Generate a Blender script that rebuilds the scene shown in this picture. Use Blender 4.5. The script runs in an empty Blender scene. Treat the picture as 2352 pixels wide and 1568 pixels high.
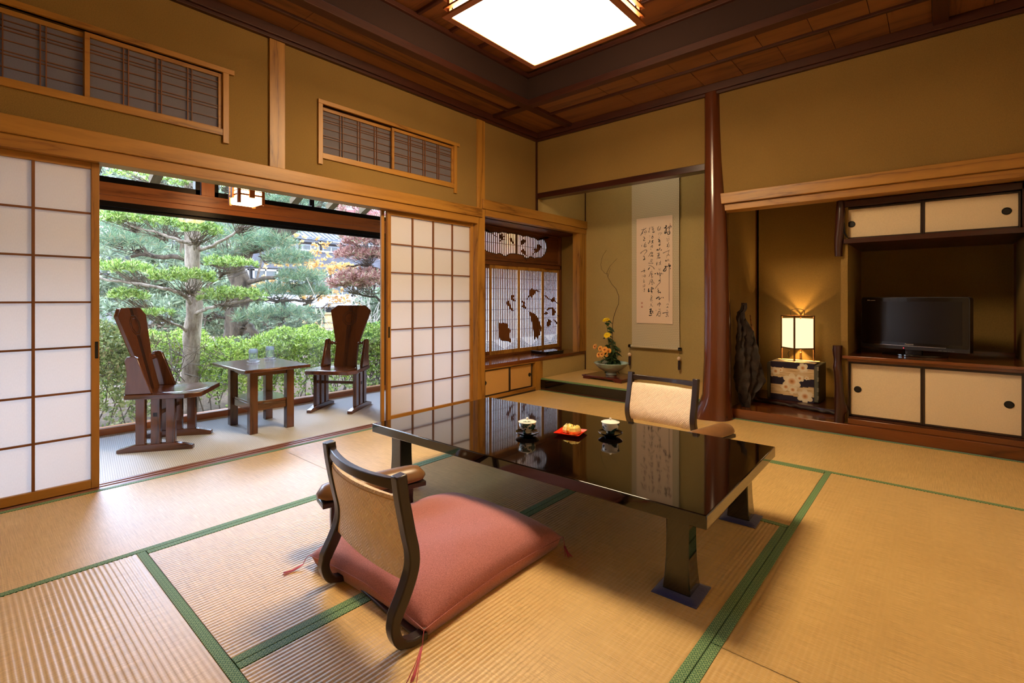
import bpy, bmesh, math, random
import numpy as np
from mathutils import Vector, Matrix

SC = bpy.context.scene
COL = SC.collection
R = math.radians
random.seed(7)
rng = np.random.default_rng(11)

# ------------------------------------------------------------------ camera
cam_d = bpy.data.cameras.new('camera')
cam = bpy.data.objects.new('camera', cam_d)
COL.objects.link(cam)
cam.location = (3.40, -4.44, 1.02)
cam.rotation_euler = (R(90), 0, R(41.07))
cam_d.sensor_width = 36.0
cam_d.lens = 1130.0 / 2352.0 * 36.0
cam_d.shift_y = -97.5 / 2352.0
cam_d.clip_start = 0.02
cam_d.clip_end = 300
SC.camera = cam

# ------------------------------------------------------------------ exposure, sky, sun, lamps
SC.view_settings.view_transform = 'Standard'
SC.view_settings.look = 'None'
SC.view_settings.gamma = 1.0
SC.view_settings.use_curve_mapping = False
SC.view_settings.exposure = 0.0
SC.cycles.use_denoising = True
SC.cycles.max_bounces = 9
SC.cycles.diffuse_bounces = 5
SC.cycles.glossy_bounces = 4
SC.cycles.transmission_bounces = 6
SC.cycles.transparent_max_bounces = 16
SC.cycles.caustics_reflective = False
SC.cycles.caustics_refractive = False
SC.cycles.sample_clamp_indirect = 8.0
SC.cycles.blur_glossy = 0.5

SKY_STRENGTH = 7.8
SUN_STRENGTH = 17.0
LAMP = (52.0, 38.5, 22.5)          # ceiling lantern: warm bottom panel ...
LAMP_SIDE = (20.0, 14.4, 8.6)      # ... and its dimmer slatted sides
world = bpy.data.worlds.new('overcast_sky')
SC.world = world
world.use_nodes = True
wn = world.node_tree
wn.nodes['Background'].inputs[0].default_value = (0.75, 0.86, 1.0, 1)
wn.nodes['Background'].inputs[1].default_value = SKY_STRENGTH

sd = bpy.data.lights.new('hazy_sun', 'SUN')
sd.energy = SUN_STRENGTH
sd.angle = R(50)
sd.color = (0.50, 0.64, 1.0)
so = bpy.data.objects.new('hazy_sun', sd)
COL.objects.link(so)
so.rotation_euler = Vector((0.80, -0.20, -0.62)).to_track_quat('-Z', 'Y').to_euler()

# ------------------------------------------------------------------ helpers
def lin(c):
    out = []
    for v in c:
        v = v / 255.0
        out.append(v / 12.92 if v <= 0.04045 else ((v + 0.055) / 1.055) ** 2.4)
    return (*out, 1.0)

class MB:
    """collects shapes for one mesh object"""
    def __init__(self):
        self.v = []; self.f = []
    def add(self, verts, faces):
        b = len(self.v)
        self.v += [tuple(p) for p in verts]
        self.f += [tuple(i + b for i in q) for q in faces]
        return self
    def box(self, x0, x1, y0, y1, z0, z1):
        return self.add([(x0,y0,z0),(x1,y0,z0),(x1,y1,z0),(x0,y1,z0),(x0,y0,z1),(x1,y0,z1),(x1,y1,z1),(x0,y1,z1)],
                        [(0,3,2,1),(4,5,6,7),(0,1,5,4),(1,2,6,5),(2,3,7,6),(3,0,4,7)])
    def prism(self, poly, a0, a1, axis='z'):
        """poly: ccw 2-D outline; extruded from a0 to a1 along axis"""
        n = len(poly)
        def p(q, a):
            return {'z': (q[0], q[1], a), 'y': (q[0], a, q[1]), 'x': (a, q[0], q[1])}[axis]
        vs = [p(q, a0) for q in poly] + [p(q, a1) for q in poly]
        fs = [tuple(range(n))[::-1], tuple(range(n, 2*n))] + [(i, (i+1) % n, n + (i+1) % n, n + i) for i in range(n)]
        return self.add(vs, fs)
    def tube(self, pts, rad, n=8, cap=True):
        pts = [Vector(p) for p in pts]
        if not hasattr(rad, '__len__'):
            rad = [rad] * len(pts)
        b = []
        up = None
        for i, p in enumerate(pts):
            d = (pts[min(i+1, len(pts)-1)] - pts[max(i-1, 0)])
            d = d.normalized() if d.length > 1e-9 else Vector((0,0,1))
            if up is None:
                up = d.orthogonal().normalized()
            else:
                up = up - d * up.dot(d)
                up = up.normalized() if up.length > 1e-6 else d.orthogonal().normalized()
            s = d.cross(up)
            for k in range(n):
                a = 2*math.pi*k/n
                b.append(p + (up*math.cos(a) + s*math.sin(a)) * rad[i])
        fs = []
        for i in range(len(pts)-1):
            for k in range(n):
                fs.append((i*n+k, i*n+(k+1) % n, (i+1)*n+(k+1) % n, (i+1)*n+k))
        if cap:
            fs.append(tuple(range(n))[::-1]); m = (len(pts)-1)*n
            fs.append(tuple(range(m, m+n)))
        return self.add(b, fs)
    def lathe(self, prof, n=24, c=(0,0,0)):
        vs = []; fs = []
        for r, z in prof:
            for k in range(n):
                a = 2*math.pi*k/n
                vs.append((c[0]+r*math.cos(a), c[1]+r*math.sin(a), c[2]+z))
        for i in range(len(prof)-1):
            for k in range(n):
                fs.append((i*n+k, i*n+(k+1) % n, (i+1)*n+(k+1) % n, (i+1)*n+k))
        if prof[0][0] > 1e-6: fs.append(tuple(range(n))[::-1])
        if prof[-1][0] > 1e-6: fs.append(tuple(range((len(prof)-1)*n, len(prof)*n)))
        return self.add(vs, fs)
    def grid(self, fn, nu, nv):
        vs = [fn(i/nu, j/nv) for j in range(nv+1) for i in range(nu+1)]
        fs = [(j*(nu+1)+i, j*(nu+1)+i+1, (j+1)*(nu+1)+i+1, (j+1)*(nu+1)+i) for j in range(nv) for i in range(nu)]
        return self.add(vs, fs)
    def sphere(self, c, r, n=12, m=8, sz=1.0):
        prof = [(r*math.sin(math.pi*i/m), -r*sz*math.cos(math.pi*i/m)) for i in range(m+1)]
        prof[0] = (1e-5, prof[0][1]); prof[-1] = (1e-5, prof[-1][1])
        return self.lathe(prof, n, c)
    def rect_hole(self, u0, u1, w0, w1, hu0, hu1, hw0, hw1, a0, a1, axis='x'):
        """a slab with one rectangular hole, made of four boxes"""
        def bx(p, q, r, s):
            if q - p < 1e-6 or s - r < 1e-6: return
            if axis == 'x': self.box(a0, a1, p, q, r, s)
            else: self.box(p, q, a0, a1, r, s)
        bx(u0, hu0, w0, w1); bx(hu1, u1, w0, w1); bx(hu0, hu1, w0, hw0); bx(hu0, hu1, hw1, w1)
        return self
    def build(self, name, mat=None, parent=None, bevel=0.0, smooth=None, kind=None, label=None, weld=False, seg=2):
        me = bpy.data.meshes.new(name)
        me.from_pydata(self.v, [], self.f)
        if weld:
            b = bmesh.new(); b.from_mesh(me)
            bmesh.ops.remove_doubles(b, verts=b.verts, dist=1e-5)
            bmesh.ops.recalc_face_normals(b, faces=b.faces)
            b.to_mesh(me); b.free()
        o = bpy.data.objects.new(name, me)
        COL.objects.link(o)
        if mat: me.materials.append(mat)
        if parent: o.parent = parent
        if smooth is not None:
            me.polygons.foreach_set('use_smooth', [True]*len(me.polygons))
            if smooth < 179: me.set_sharp_from_angle(angle=R(smooth))
        if bevel:
            m = o.modifiers.new('edge', 'BEVEL'); m.width = bevel; m.segments = seg; m.limit_method = 'ANGLE'; m.angle_limit = R(35)
            m.harden_normals = False
            me.polygons.foreach_set('use_smooth', [True]*len(me.polygons))
            if smooth is None: me.set_sharp_from_angle(angle=R(30))
        if kind: o['kind'] = kind
        if label: o['label'] = label
        return o

def tag(o, label=None, cat=None, group=None, kind=None):
    if label: o['label'] = label
    if cat: o['category'] = cat
    if group: o['group'] = group
    if kind: o['kind'] = kind
    return o

def root(name, loc=(0,0,0), rz=0.0, label=None, cat=None, group=None, kind=None):
    o = bpy.data.objects.new(name, None)
    o.empty_display_size = 0.1
    COL.objects.link(o)
    o.location = loc; o.rotation_euler = (0, 0, rz)
    return tag(o, label, cat, group, kind)

def copy_tree(o, parent=None):
    c = o.copy(); COL.objects.link(c)
    if parent: c.parent = parent
    for ch in o.children:
        copy_tree(ch, c)
    return c

def share(o, n_parent, loc=None, rz=None):
    """another child that shares the mesh of o"""
    c = o.copy(); COL.objects.link(c); c.parent = n_parent
    if loc is not None: c.location = loc
    if rz is not None: c.rotation_euler = (0, 0, rz)
    return c

# ------------------------------------------------------------------ materials
def mat_new(name):
    m = bpy.data.materials.new(name); m.use_nodes = True
    nt = m.node_tree
    b = nt.nodes['Principled BSDF']
    return m, nt, b

def nd(nt, typ, **kw):
    n = nt.nodes.new(typ)
    for k, v in kw.items():
        if k.startswith('i_'):
            n.inputs[k[2:].replace('_', ' ')].default_value = v
        else:
            setattr(n, k, v)
    return n

def coords(nt, scale=(1,1,1), kind='Object', rot=(0,0,0)):
    t = nd(nt, 'ShaderNodeTexCoord'); mp = nd(nt, 'ShaderNodeMapping')
    mp.inputs['Scale'].default_value = scale; mp.inputs['Rotation'].default_value = rot
    nt.links.new(t.outputs[kind], mp.inputs[0])
    return mp.outputs[0]

def ramp(nt, src, stops):
    r = nd(nt, 'ShaderNodeValToRGB')
    el = r.color_ramp.elements
    while len(el) < len(stops): el.new(0.5)
    for e, (p, c) in zip(el, stops):
        e.position = p; e.color = c
    nt.links.new(src, r.inputs[0])
    return r.outputs[0]

def mathn(nt, op, a, b=None, c=None):
    n = nd(nt, 'ShaderNodeMath', operation=op)
    for i, x in enumerate((a, b, c)):
        if x is None: continue
        if isinstance(x, (int, float)): n.inputs[i].default_value = x
        else: nt.links.new(x, n.inputs[i])
    return n.outputs[0]

def mixc(nt, fac, a, b, blend='MIX'):
    n = nd(nt, 'ShaderNodeMix', data_type='RGBA', blend_type=blend)
    for i, x in ((0, fac), (6, a), (7, b)):
        if isinstance(x, (int, float)): n.inputs[i].default_value = x
        elif isinstance(x, tuple): n.inputs[i].default_value = x
        else: nt.links.new(x, n.inputs[i])
    return n.outputs[2]

def bump(nt, b, h, strength=0.2, dist=0.002):
    n = nd(nt, 'ShaderNodeBump'); n.inputs['Strength'].default_value = strength; n.inputs['Distance'].default_value = dist
    nt.links.new(h, n.inputs['Height']); nt.links.new(n.outputs[0], b.inputs['Normal'])

_w = {}
def wood(kind, axis='y'):
    """procedural timber; grain runs along the given object axis"""
    if (kind, axis) in _w: return _w[(kind, axis)]
    dark, light, rough, gscale, coat = {
        'cedar':  ((104,64,20), (172,122,50), 0.42, 1.0, 0.0),
        'shoji':  ((126,80,30), (166,116,48), 0.45, 1.6, 0.0),
        'muntin': ((92,54,24), (122,74,34), 0.5, 1.6, 0.0),
        'beam':   ((104,56,25), (172,104,52), 0.35, 0.8, 0.0),
        'ceil':   ((50,22,13), (66,30,17), 0.45, 1.2, 0.0),
        'board':  ((82,48,24), (132,84,45), 0.5, 0.9, 0.0),
        'lacquer_wood': ((68,32,13), (116,62,27), 0.16, 0.8, 0.4),
        'pillar': ((54,24,13), (92,46,24), 0.22, 0.7, 0.3),
        'sill':   ((112,66,46), (150,98,74), 0.45, 0.8, 0.0),
        'dark':   ((34,12,8), (58,22,14), 0.28, 1.0, 0.1),
        'walnut': ((54,30,19), (106,62,36), 0.17, 0.9, 0.35),
        'bare':   ((72,60,46), (128,112,92), 0.9, 1.0, 0.0),
        'shoin':  ((70,36,16), (112,64,28), 0.45, 1.0, 0.0),
    }[kind]
    m, nt, b = mat_new('wood_%s_%s' % (kind, axis))
    al = 0.10
    s = {'x': (al,1,1), 'y': (1,al,1), 'z': (1,1,al)}[axis]
    co = coords(nt, tuple(q*gscale for q in s))
    nz = nd(nt, 'ShaderNodeTexNoise'); nz.inputs['Scale'].default_value = 5; nz.inputs['Detail'].default_value = 4
    nz.inputs['Distortion'].default_value = 0.4
    nt.links.new(co, nz.inputs['Vector'])
    # rings: repeated bands of the stretched noise give flame grain
    bands = mathn(nt, 'PINGPONG', mathn(nt, 'MULTIPLY', nz.outputs[0], 9.0), 1.0)
    fine = nd(nt, 'ShaderNodeTexNoise'); fine.inputs['Scale'].default_value = 160; fine.inputs['Detail'].default_value = 2
    nt.links.new(co, fine.inputs['Vector'])
    fac = mathn(nt, 'ADD', mathn(nt, 'MULTIPLY', mathn(nt, 'POWER', bands, 0.6), 0.62), mathn(nt, 'MULTIPLY', fine.outputs[0], 0.38))
    c = ramp(nt, fac, [(0.14, lin(dark)), (0.42, lin([d*.3 + l*.7 for d, l in zip(dark, light)])), (0.8, lin(light))])
    nt.links.new(c, b.inputs['Base Color'])
    b.inputs['Roughness'].default_value = rough
    b.inputs['Coat Weight'].default_value = coat; b.inputs['Coat Roughness'].default_value = 0.08
    bump(nt, b, fac, 0.04 if coat else 0.12, 0.001)
    _w[(kind, axis)] = m
    return m

def plain(name, rgb, rough=0.5, metal=0.0, coat=0.0, noise=0.0, nscale=60, bumpy=0.0, spec=None, sheen=0.0):
    m, nt, b = mat_new(name)
    b.inputs['Base Color'].default_value = lin(rgb)
    b.inputs['Roughness'].default_value = rough; b.inputs['Metallic'].default_value = metal
    b.inputs['Coat Weight'].default_value = coat; b.inputs['Coat Roughness'].default_value = 0.03
    if sheen: b.inputs['Sheen Weight'].default_value = sheen
    if spec is not None: b.inputs['Specular IOR Level'].default_value = spec
    if noise or bumpy:
        nz = nd(nt, 'ShaderNodeTexNoise'); nz.inputs['Scale'].default_value = nscale; nz.inputs['Detail'].default_value = 5
        nt.links.new(coords(nt), nz.inputs['Vector'])
        if noise:
            k = 1 - noise
            c = ramp(nt, nz.outputs[0], [(0.3, lin([q*k for q in rgb])), (0.7, lin([min(255, q*(1+noise*0.6)) for q in rgb]))])
            nt.links.new(c, b.inputs['Base Color'])
        if bumpy: bump(nt, b, nz.outputs[0], bumpy, 0.003)
    return m

def plaster(name, rgb):
    m, nt, b = mat_new(name)
    co = coords(nt)
    n1 = nd(nt, 'ShaderNodeTexNoise'); n1.inputs['Scale'].default_value = 260; n1.inputs['Detail'].default_value = 3
    n2 = nd(nt, 'ShaderNodeTexNoise'); n2.inputs['Scale'].default_value = 1.6; n2.inputs['Detail'].default_value = 2
    nt.links.new(co, n1.inputs['Vector']); nt.links.new(co, n2.inputs['Vector'])
    f = mathn(nt, 'ADD', mathn(nt, 'MULTIPLY', n1.outputs[0], 0.75), mathn(nt, 'MULTIPLY', n2.outputs[0], 0.25))
    c = ramp(nt, f, [(0.3, lin([q*0.86 for q in rgb])), (0.7, lin([q*1.10 for q in rgb]))])
    nt.links.new(c, b.inputs['Base Color'])
    b.inputs['Roughness'].default_value = 0.92; b.inputs['Specular IOR Level'].default_value = 0.15
    bump(nt, b, n1.outputs[0], 0.18, 0.002)
    return m

def paper(name, rgb, trans=0.5):
    m, nt, b = mat_new(name)
    out = nt.nodes['Material Output']
    co = coords(nt, (30, 30, 6))
    nz = nd(nt, 'ShaderNodeTexNoise'); nz.inputs['Scale'].default_value = 14; nz.inputs['Detail'].default_value = 4
    nt.links.new(co, nz.inputs['Vector'])
    c = ramp(nt, nz.outputs[0], [(0.3, lin([q*0.965 for q in rgb])), (0.7, lin(rgb))])
    df = nd(nt, 'ShaderNodeBsdfDiffuse'); tr = nd(nt, 'ShaderNodeBsdfTranslucent'); mx = nd(nt, 'ShaderNodeMixShader')
    nt.links.new(c, df.inputs[0]); nt.links.new(c, tr.inputs[0])
    mx.inputs[0].default_value = trans
    nt.links.new(df.outputs[0], mx.inputs[1]); nt.links.new(tr.outputs[0], mx.inputs[2])
    nt.links.new(mx.outputs[0], out.inputs[0])
    return m

def glass_thin(name, tint=(0.97, 0.985, 0.98), refl=1.0):
    m, nt, b = mat_new(name)
    out = nt.nodes['Material Output']
    tp = nd(nt, 'ShaderNodeBsdfTransparent'); tp.inputs[0].default_value = (*tint, 1)
    gl = nd(nt, 'ShaderNodeBsdfGlossy'); gl.inputs['Roughness'].default_value = 0.01
    fr = nd(nt, 'ShaderNodeFresnel'); fr.inputs[0].default_value = 1.45
    mx = nd(nt, 'ShaderNodeMixShader')
    nt.links.new(mathn(nt, 'MULTIPLY', fr.outputs[0], refl), mx.inputs[0])
    nt.links.new(tp.outputs[0], mx.inputs[1]); nt.links.new(gl.outputs[0], mx.inputs[2])
    nt.links.new(mx.outputs[0], out.inputs[0])
    return m

def emit(name, rgb, s=1.0):
    m, nt, b = mat_new(name)
    e = nd(nt, 'ShaderNodeEmission'); e.inputs[0].default_value = (*rgb, 1); e.inputs[1].default_value = s
    nt.links.new(e.outputs[0], nt.nodes['Material Output'].inputs[0])
    return m

def tatami_mat():
    m, nt, b = mat_new('woven_rush')
    t = nd(nt, 'ShaderNodeTexCoord')
    mp = nd(nt, 'ShaderNodeMapping'); mp.inputs['Scale'].default_value = (9, 300, 1)
    nt.links.new(t.outputs['Object'], mp.inputs[0])
    n1 = nd(nt, 'ShaderNodeTexNoise'); n1.inputs['Scale'].default_value = 1.0; n1.inputs['Detail'].default_value = 3
    nt.links.new(mp.outputs[0], n1.inputs['Vector'])
    mp2 = nd(nt, 'ShaderNodeMapping'); mp2.inputs['Scale'].default_value = (64, 26, 1)
    nt.links.new(t.outputs['Object'], mp2.inputs[0])
    n2 = nd(nt, 'ShaderNodeTexNoise'); n2.inputs['Scale'].default_value = 1.0; n2.inputs['Detail'].default_value = 1
    nt.links.new(mp2.outputs[0], n2.inputs['Vector'])
    n3 = nd(nt, 'ShaderNodeTexNoise'); n3.inputs['Scale'].default_value = 2.2
    nt.links.new(t.outputs['Object'], n3.inputs['Vector'])
    f = mathn(nt, 'ADD', mathn(nt, 'ADD', mathn(nt, 'MULTIPLY', n1.outputs[0], 0.66), mathn(nt, 'MULTIPLY', n2.outputs[0], 0.14)), mathn(nt, 'MULTIPLY', n3.outputs[0], 0.2))
    c = ramp(nt, f, [(0.32, lin((182,148,92))), (0.52, lin((206,170,108))), (0.72, lin((222,190,128)))])
    nt.links.new(c, b.inputs['Base Color'])
    b.inputs['Roughness'].default_value = 0.42
    b.inputs['Specular IOR Level'].default_value = 0.6
    b.inputs['Coat Weight'].default_value = 0.12; b.inputs['Coat Roughness'].default_value = 0.38
    bump(nt, b, f, 0.25, 0.0015)
    return m

def heri_mat():
    """green cloth border woven with a lattice of small diamonds"""
    m, nt, b = mat_new('border_cloth')
    t = nd(nt, 'ShaderNodeTexCoord'); sp = nd(nt, 'ShaderNodeSeparateXYZ')
    nt.links.new(t.outputs['Object'], sp.inputs[0])
    p = 0.0098
    u = mathn(nt, 'MULTIPLY', sp.outputs[0], 1/p); v = mathn(nt, 'MULTIPLY', sp.outputs[1], 1/(p*1.15))
    a = mathn(nt, 'ADD', u, v); d = mathn(nt, 'SUBTRACT', u, v)
    fa = mathn(nt, 'ABSOLUTE', mathn(nt, 'SUBTRACT', mathn(nt, 'FRACT', mathn(nt, 'MULTIPLY', a, 0.5)), 0.5))
    fd = mathn(nt, 'ABSOLUTE', mathn(nt, 'SUBTRACT', mathn(nt, 'FRACT', mathn(nt, 'MULTIPLY', d, 0.5)), 0.5))
    mx = mathn(nt, 'MAXIMUM', fa, fd)
    line = mathn(nt, 'GREATER_THAN', mx, 0.40)
    ring = mathn(nt, 'MULTIPLY', mathn(nt, 'LESS_THAN', mx, 0.22), mathn(nt, 'GREATER_THAN', mx, 0.10))
    dot = mathn(nt, 'LESS_THAN', mx, 0.05)
    k = mathn(nt, 'MAXIMUM', mathn(nt, 'MULTIPLY', line, 0.9), mathn(nt, 'MAXIMUM', ring, dot))
    c = mixc(nt, k, lin((26,88,52)), lin((136,166,108)))
    nt.links.new(c, b.inputs['Base Color'])
    b.inputs['Roughness'].default_value = 0.75
    b.inputs['Sheen Weight'].default_value = 0.1
    return m

M = {
    'wall': plaster('sand_plaster_olive', (136,108,60)),
    'toko': plaster('sand_plaster_green', (174,152,100)),
    'tatami': tatami_mat(), 'heri': heri_mat(),
    'paper': paper('shoji_paper', (226,216,210), 0.31),
    'bay_paper': paper('bay_paper', (250,244,240), 0.82),
    'ranma_paper_shaded': paper('ranma_paper_shaded', (120,114,120), 0.30),  # shade of the unlit space behind is put into this darker grey
    'paper_warm': paper('lantern_paper', (250,236,210), 0.6),
    'glass': glass_thin('window_glass'),
    'black_metal': plain('black_aluminium', (14,13,14), 0.35, 0.6),
    'black_lacquer': plain('black_lacquer', (8,5,4), 0.055, 0, 0.6),
    'black_matte': plain('black_edge', (12,10,9), 0.45),
    'dark_frame': plain('dark_brown_lacquered_frame', (38,22,18), 0.3, 0, 0.15),
    'iron': plain('dark_bronze', (30,32,32), 0.35, 0.7),
    'fusuma': plain('fusuma_cloth', (216,194,158), 0.8, noise=0.03, nscale=160),
    'pale_bounce': plain('pale_bounce_wall', (238,226,204), 0.8),  # off-white for the unseen walls, chosen to throw light back
    'carpet': None, 'fascia': plain('brown_textured_paper', (46,23,14), 0.9, noise=0.35, nscale=420, bumpy=0.3),
}

# ================================================================== THE SETTING
def S(o, label=None):
    o['kind'] = 'structure'
    if label: o['label'] = label
    return o

# ---- carpet of the veranda: fine looped rows
def carpet():
    m, nt, b = mat_new('ribbed_carpet')
    t = nd(nt, 'ShaderNodeTexCoord'); mp = nd(nt, 'ShaderNodeMapping')
    mp.inputs['Scale'].default_value = (70, 70, 1); mp.inputs['Rotation'].default_value = (0, 0, R(8))
    nt.links.new(t.outputs['Object'], mp.inputs[0])
    w = nd(nt, 'ShaderNodeTexWave', wave_type='BANDS', bands_direction='Y'); w.inputs['Scale'].default_value = 0.42
    w.inputs['Distortion'].default_value = 1.2; w.inputs['Detail Scale'].default_value = 4.0
    nt.links.new(mp.outputs[0], w.inputs['Vector'])
    nz = nd(nt, 'ShaderNodeTexNoise'); nz.inputs['Scale'].default_value = 4; nz.inputs['Detail'].default_value = 3
    nt.links.new(mp.outputs[0], nz.inputs['Vector'])
    f = mathn(nt, 'ADD', mathn(nt, 'MULTIPLY', w.outputs[1], 0.5), mathn(nt, 'MULTIPLY', nz.outputs[0], 0.5))
    nt.links.new(ramp(nt, f, [(0.25, lin((200,200,198))), (0.75, lin((230,230,228)))]), b.inputs['Base Color'])
    b.inputs['Roughness'].default_value = 0.95
    bump(nt, b, f, 0.35, 0.004)
    return m
M['carpet'] = carpet()

# ---- floor: boards below, tatami mats and the wooden threshold on top
floor = S(MB().box(-1.42, 3.95, -5.95, 1.7, -0.12, -0.052).build('floor', wood('beam', 'y')), 'tatami floor of the room')
def tatami(x0, x1, y0, y1, along):
    g = 0.0015
    x0 += g; x1 -= g; y0 += g; y1 -= g
    w, l = (x1-x0, y1-y0) if along == 'y' else (y1-y0, x1-x0)
    hb = 0.029
    n = max(8, int(round((w - 2*hb) / 0.0156)))
    xs, zs = [], []
    for i in range(n):
        for k in range(4):
            t = (i + k/4) / n
            xs.append(-w/2 + hb + t*(w-2*hb)); zs.append(-0.0021 + 0.0018*abs(math.sin(math.pi*k/4))**0.55)
    xs.append(w/2-hb); zs.append(-0.0021)
    xs = [-w/2] + xs + [w/2]; zs = [-0.0017] + zs + [-0.0017]
    mb = MB(); k = len(xs)
    mb.v = [(x, -l/2, z) for x, z in zip(xs, zs)] + [(x, l/2, z) for x, z in zip(xs, zs)]
    mb.f = [(i, i+1, k+i+1, k+i) for i in range(k-1)]
    mb.box(-w/2, w/2, -l/2, l/2, -0.05, -0.004)
    o = mb.build('tatami_mat', M['tatami'], floor, smooth=75)
    o.location = ((x0+x1)/2, (y0+y1)/2, 0)
    o.rotation_euler = (0, 0, 0 if along == 'y' else R(90))
    for s in (-1, 1):
        a = (-w/2 - 0.0003, -w/2 + hb) if s < 0 else (w/2 - hb, w/2 + 0.0003)
        MB().box(a[0], a[1], -l/2, l/2, -0.03, 0.0008).build('mat_border', M['heri'], o, bevel=0.0007, seg=1)
for q in [(0, .972, -4.87, -2.95, 'y'), (0, .972, -2.95, -1.035, 'y'), (0, 1.93, -1.035, -.05, 'x'), (1.93, 3.86, -1.035, -.003, 'x'),
          (.972, 2.885, -1.98, -1.035, 'x'), (.972, 1.912, -3.912, -1.98, 'y'), (1.912, 2.885, -3.912, -1.98, 'y'),
          (2.885, 3.86, -2.95, -1.035, 'y'), (2.885, 3.86, -4.87, -2.95, 'y'), (.972, 2.885, -4.87, -3.912, 'x'),
          (0, 1.93, -5.85, -4.87, 'x'), (1.93, 3.86, -5.85, -4.87, 'x')]:
    tatami(*q)
th = MB()                                   # grooved sill between tatami and veranda
for a, b, z in ((-.115, -.092, 0), (-.092, -.074, -.008), (-.074, -.052, 0), (-.052, -.034, -.008), (-.034, 0, 0)):
    th.box(a, b, -5.85, -.95, -.05, z)
S(th.build('trim_1', wood('sill', 'y'), bevel=0.001, seg=1), 'reddish grooved wooden threshold between tatami and veranda carpet')
S(MB().box(-1.40, -.115, -5.6, 1.6, -.05, 0).build('veranda_floor', M['carpet']), 'beige ribbed carpet of the veranda')

# ---- left wall: plaster above the rail, cut for two ranma windows
wl = MB()
R1 = (-4.605, -3.29, 2.055, 2.44); R2 = (-2.66, -1.335, 2.06, 2.44)
wl.rect_hole(-5.95, -2.97, 1.86, 3.2, *R1, -.09, -.004)
wl.rect_hole(-2.97, -1.0, 1.86, 3.2, *R2, -.09, -.004)
wl.box(-.09, -.004, -1.0, -.115, 1.99, 3.2)
wl.box(-.09, -.004, -5.95, -4.86, -.05, 1.86)
S(wl.build('wall_left', M['wall']), 'olive sand-plaster wall above the sliding doors')
cz = wood('cedar', 'z'); cy = wood('cedar', 'y'); cx = wood('cedar', 'x')
S(MB().box(-.09, .012, -3.022, -2.918, 1.90, 2.80).build('trim_2', cz, bevel=.002), 'pale wooden half post between the two ranma windows')
S(MB().box(-.10, .012, -1.06, -.957, 0, 2.80).build('trim_3', cz, bevel=.002), 'pale wooden post beside the alcove bay window')
S(MB().box(-.06, .028, -5.95, -1.008, 1.818, 1.908).build('trim_4', cy, bevel=.004), 'long pale wooden rail above the sliding doors')
ka = MB()
ka.box(-.10, .014, -5.95, -1.06, 1.752, 1.818)
S(ka.build('trim_5', wood('shoji', 'y'), bevel=.002), 'grooved wooden head track of the sliding doors')
S(MB().box(-.004, .010, -.135, -.108, 1.99, 2.80).build('trim_6', wood('ceil', 'z')), 'thin dark strip in the wall corner')

# ---- ranma windows
def ranma(name, y0, y1, ymid, panes, ndiv, label):
    """short window high in the wall: casing, two sliding lattice panels"""
    r = S(root(name, (0, 0, 0)), label)
    MB().box(-.03, .014, y0-.035, y1+.065, 2.44, 2.47).build('head_casing', cy, r, bevel=.0015)
    MB().box(-.03, .010, y0, y1, 2.045, 2.085).build('sill_casing', cy, r, bevel=.0015)
    MB().box(-.03, .012, y0-.034, y0, 2.0, 2.44).build('side_casing', cz, r, bevel=.0015)
    MB().box(-.03, .012, y1, y1+.034, 2.0, 2.44).build('side_casing', cz, r, bevel=.0015)
    for (a, b, xo) in panes:
        fr = MB().rect_hole(a, b, 2.085, 2.432, a+.022, b-.022, 2.094, 2.408, xo-.02, xo).build('panel_frame', wood('shoji', 'y'), r, bevel=.001, seg=1)
        MB().add([(xo-.014, a+.02, 2.09), (xo-.014, b-.02, 2.09), (xo-.014, b-.02, 2.41), (xo-.014, a+.02, 2.41)], [(0,1,2,3)]).build('paper', M['ranma_paper_shaded'], r)
        w = (b-a-.044)
        for i in range(1, ndiv):
            yc = a + .022 + w*i/ndiv
            for d in (-.011, .011):
                MB().box(xo-.011, xo-.003, yc+d-.0025, yc+d+.0025, 2.094, 2.408).build('muntin', wood('muntin', 'z'), r)
        for z in (2.150, 2.212, 2.229, 2.282, 2.331, 2.348, 2.378):
            MB().box(xo-.013, xo-.006, a+.022, b-.022, z-.0022, z+.0022).build('muntin', wood('muntin', 'y'), r)
ranma('window_1', -4.605, -3.305, -3.95, [(-4.605, -3.945, -.028), (-3.965, -3.305, -.004)], 4, 'long paper-lattice ranma window above the left sliding door')
ranma('window_2', -2.645, -1.36, -2.02, [(-2.645, -2.0, -.028), (-2.035, -1.36, -.004)], 4, 'paper-lattice ranma window above the open doorway')

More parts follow.
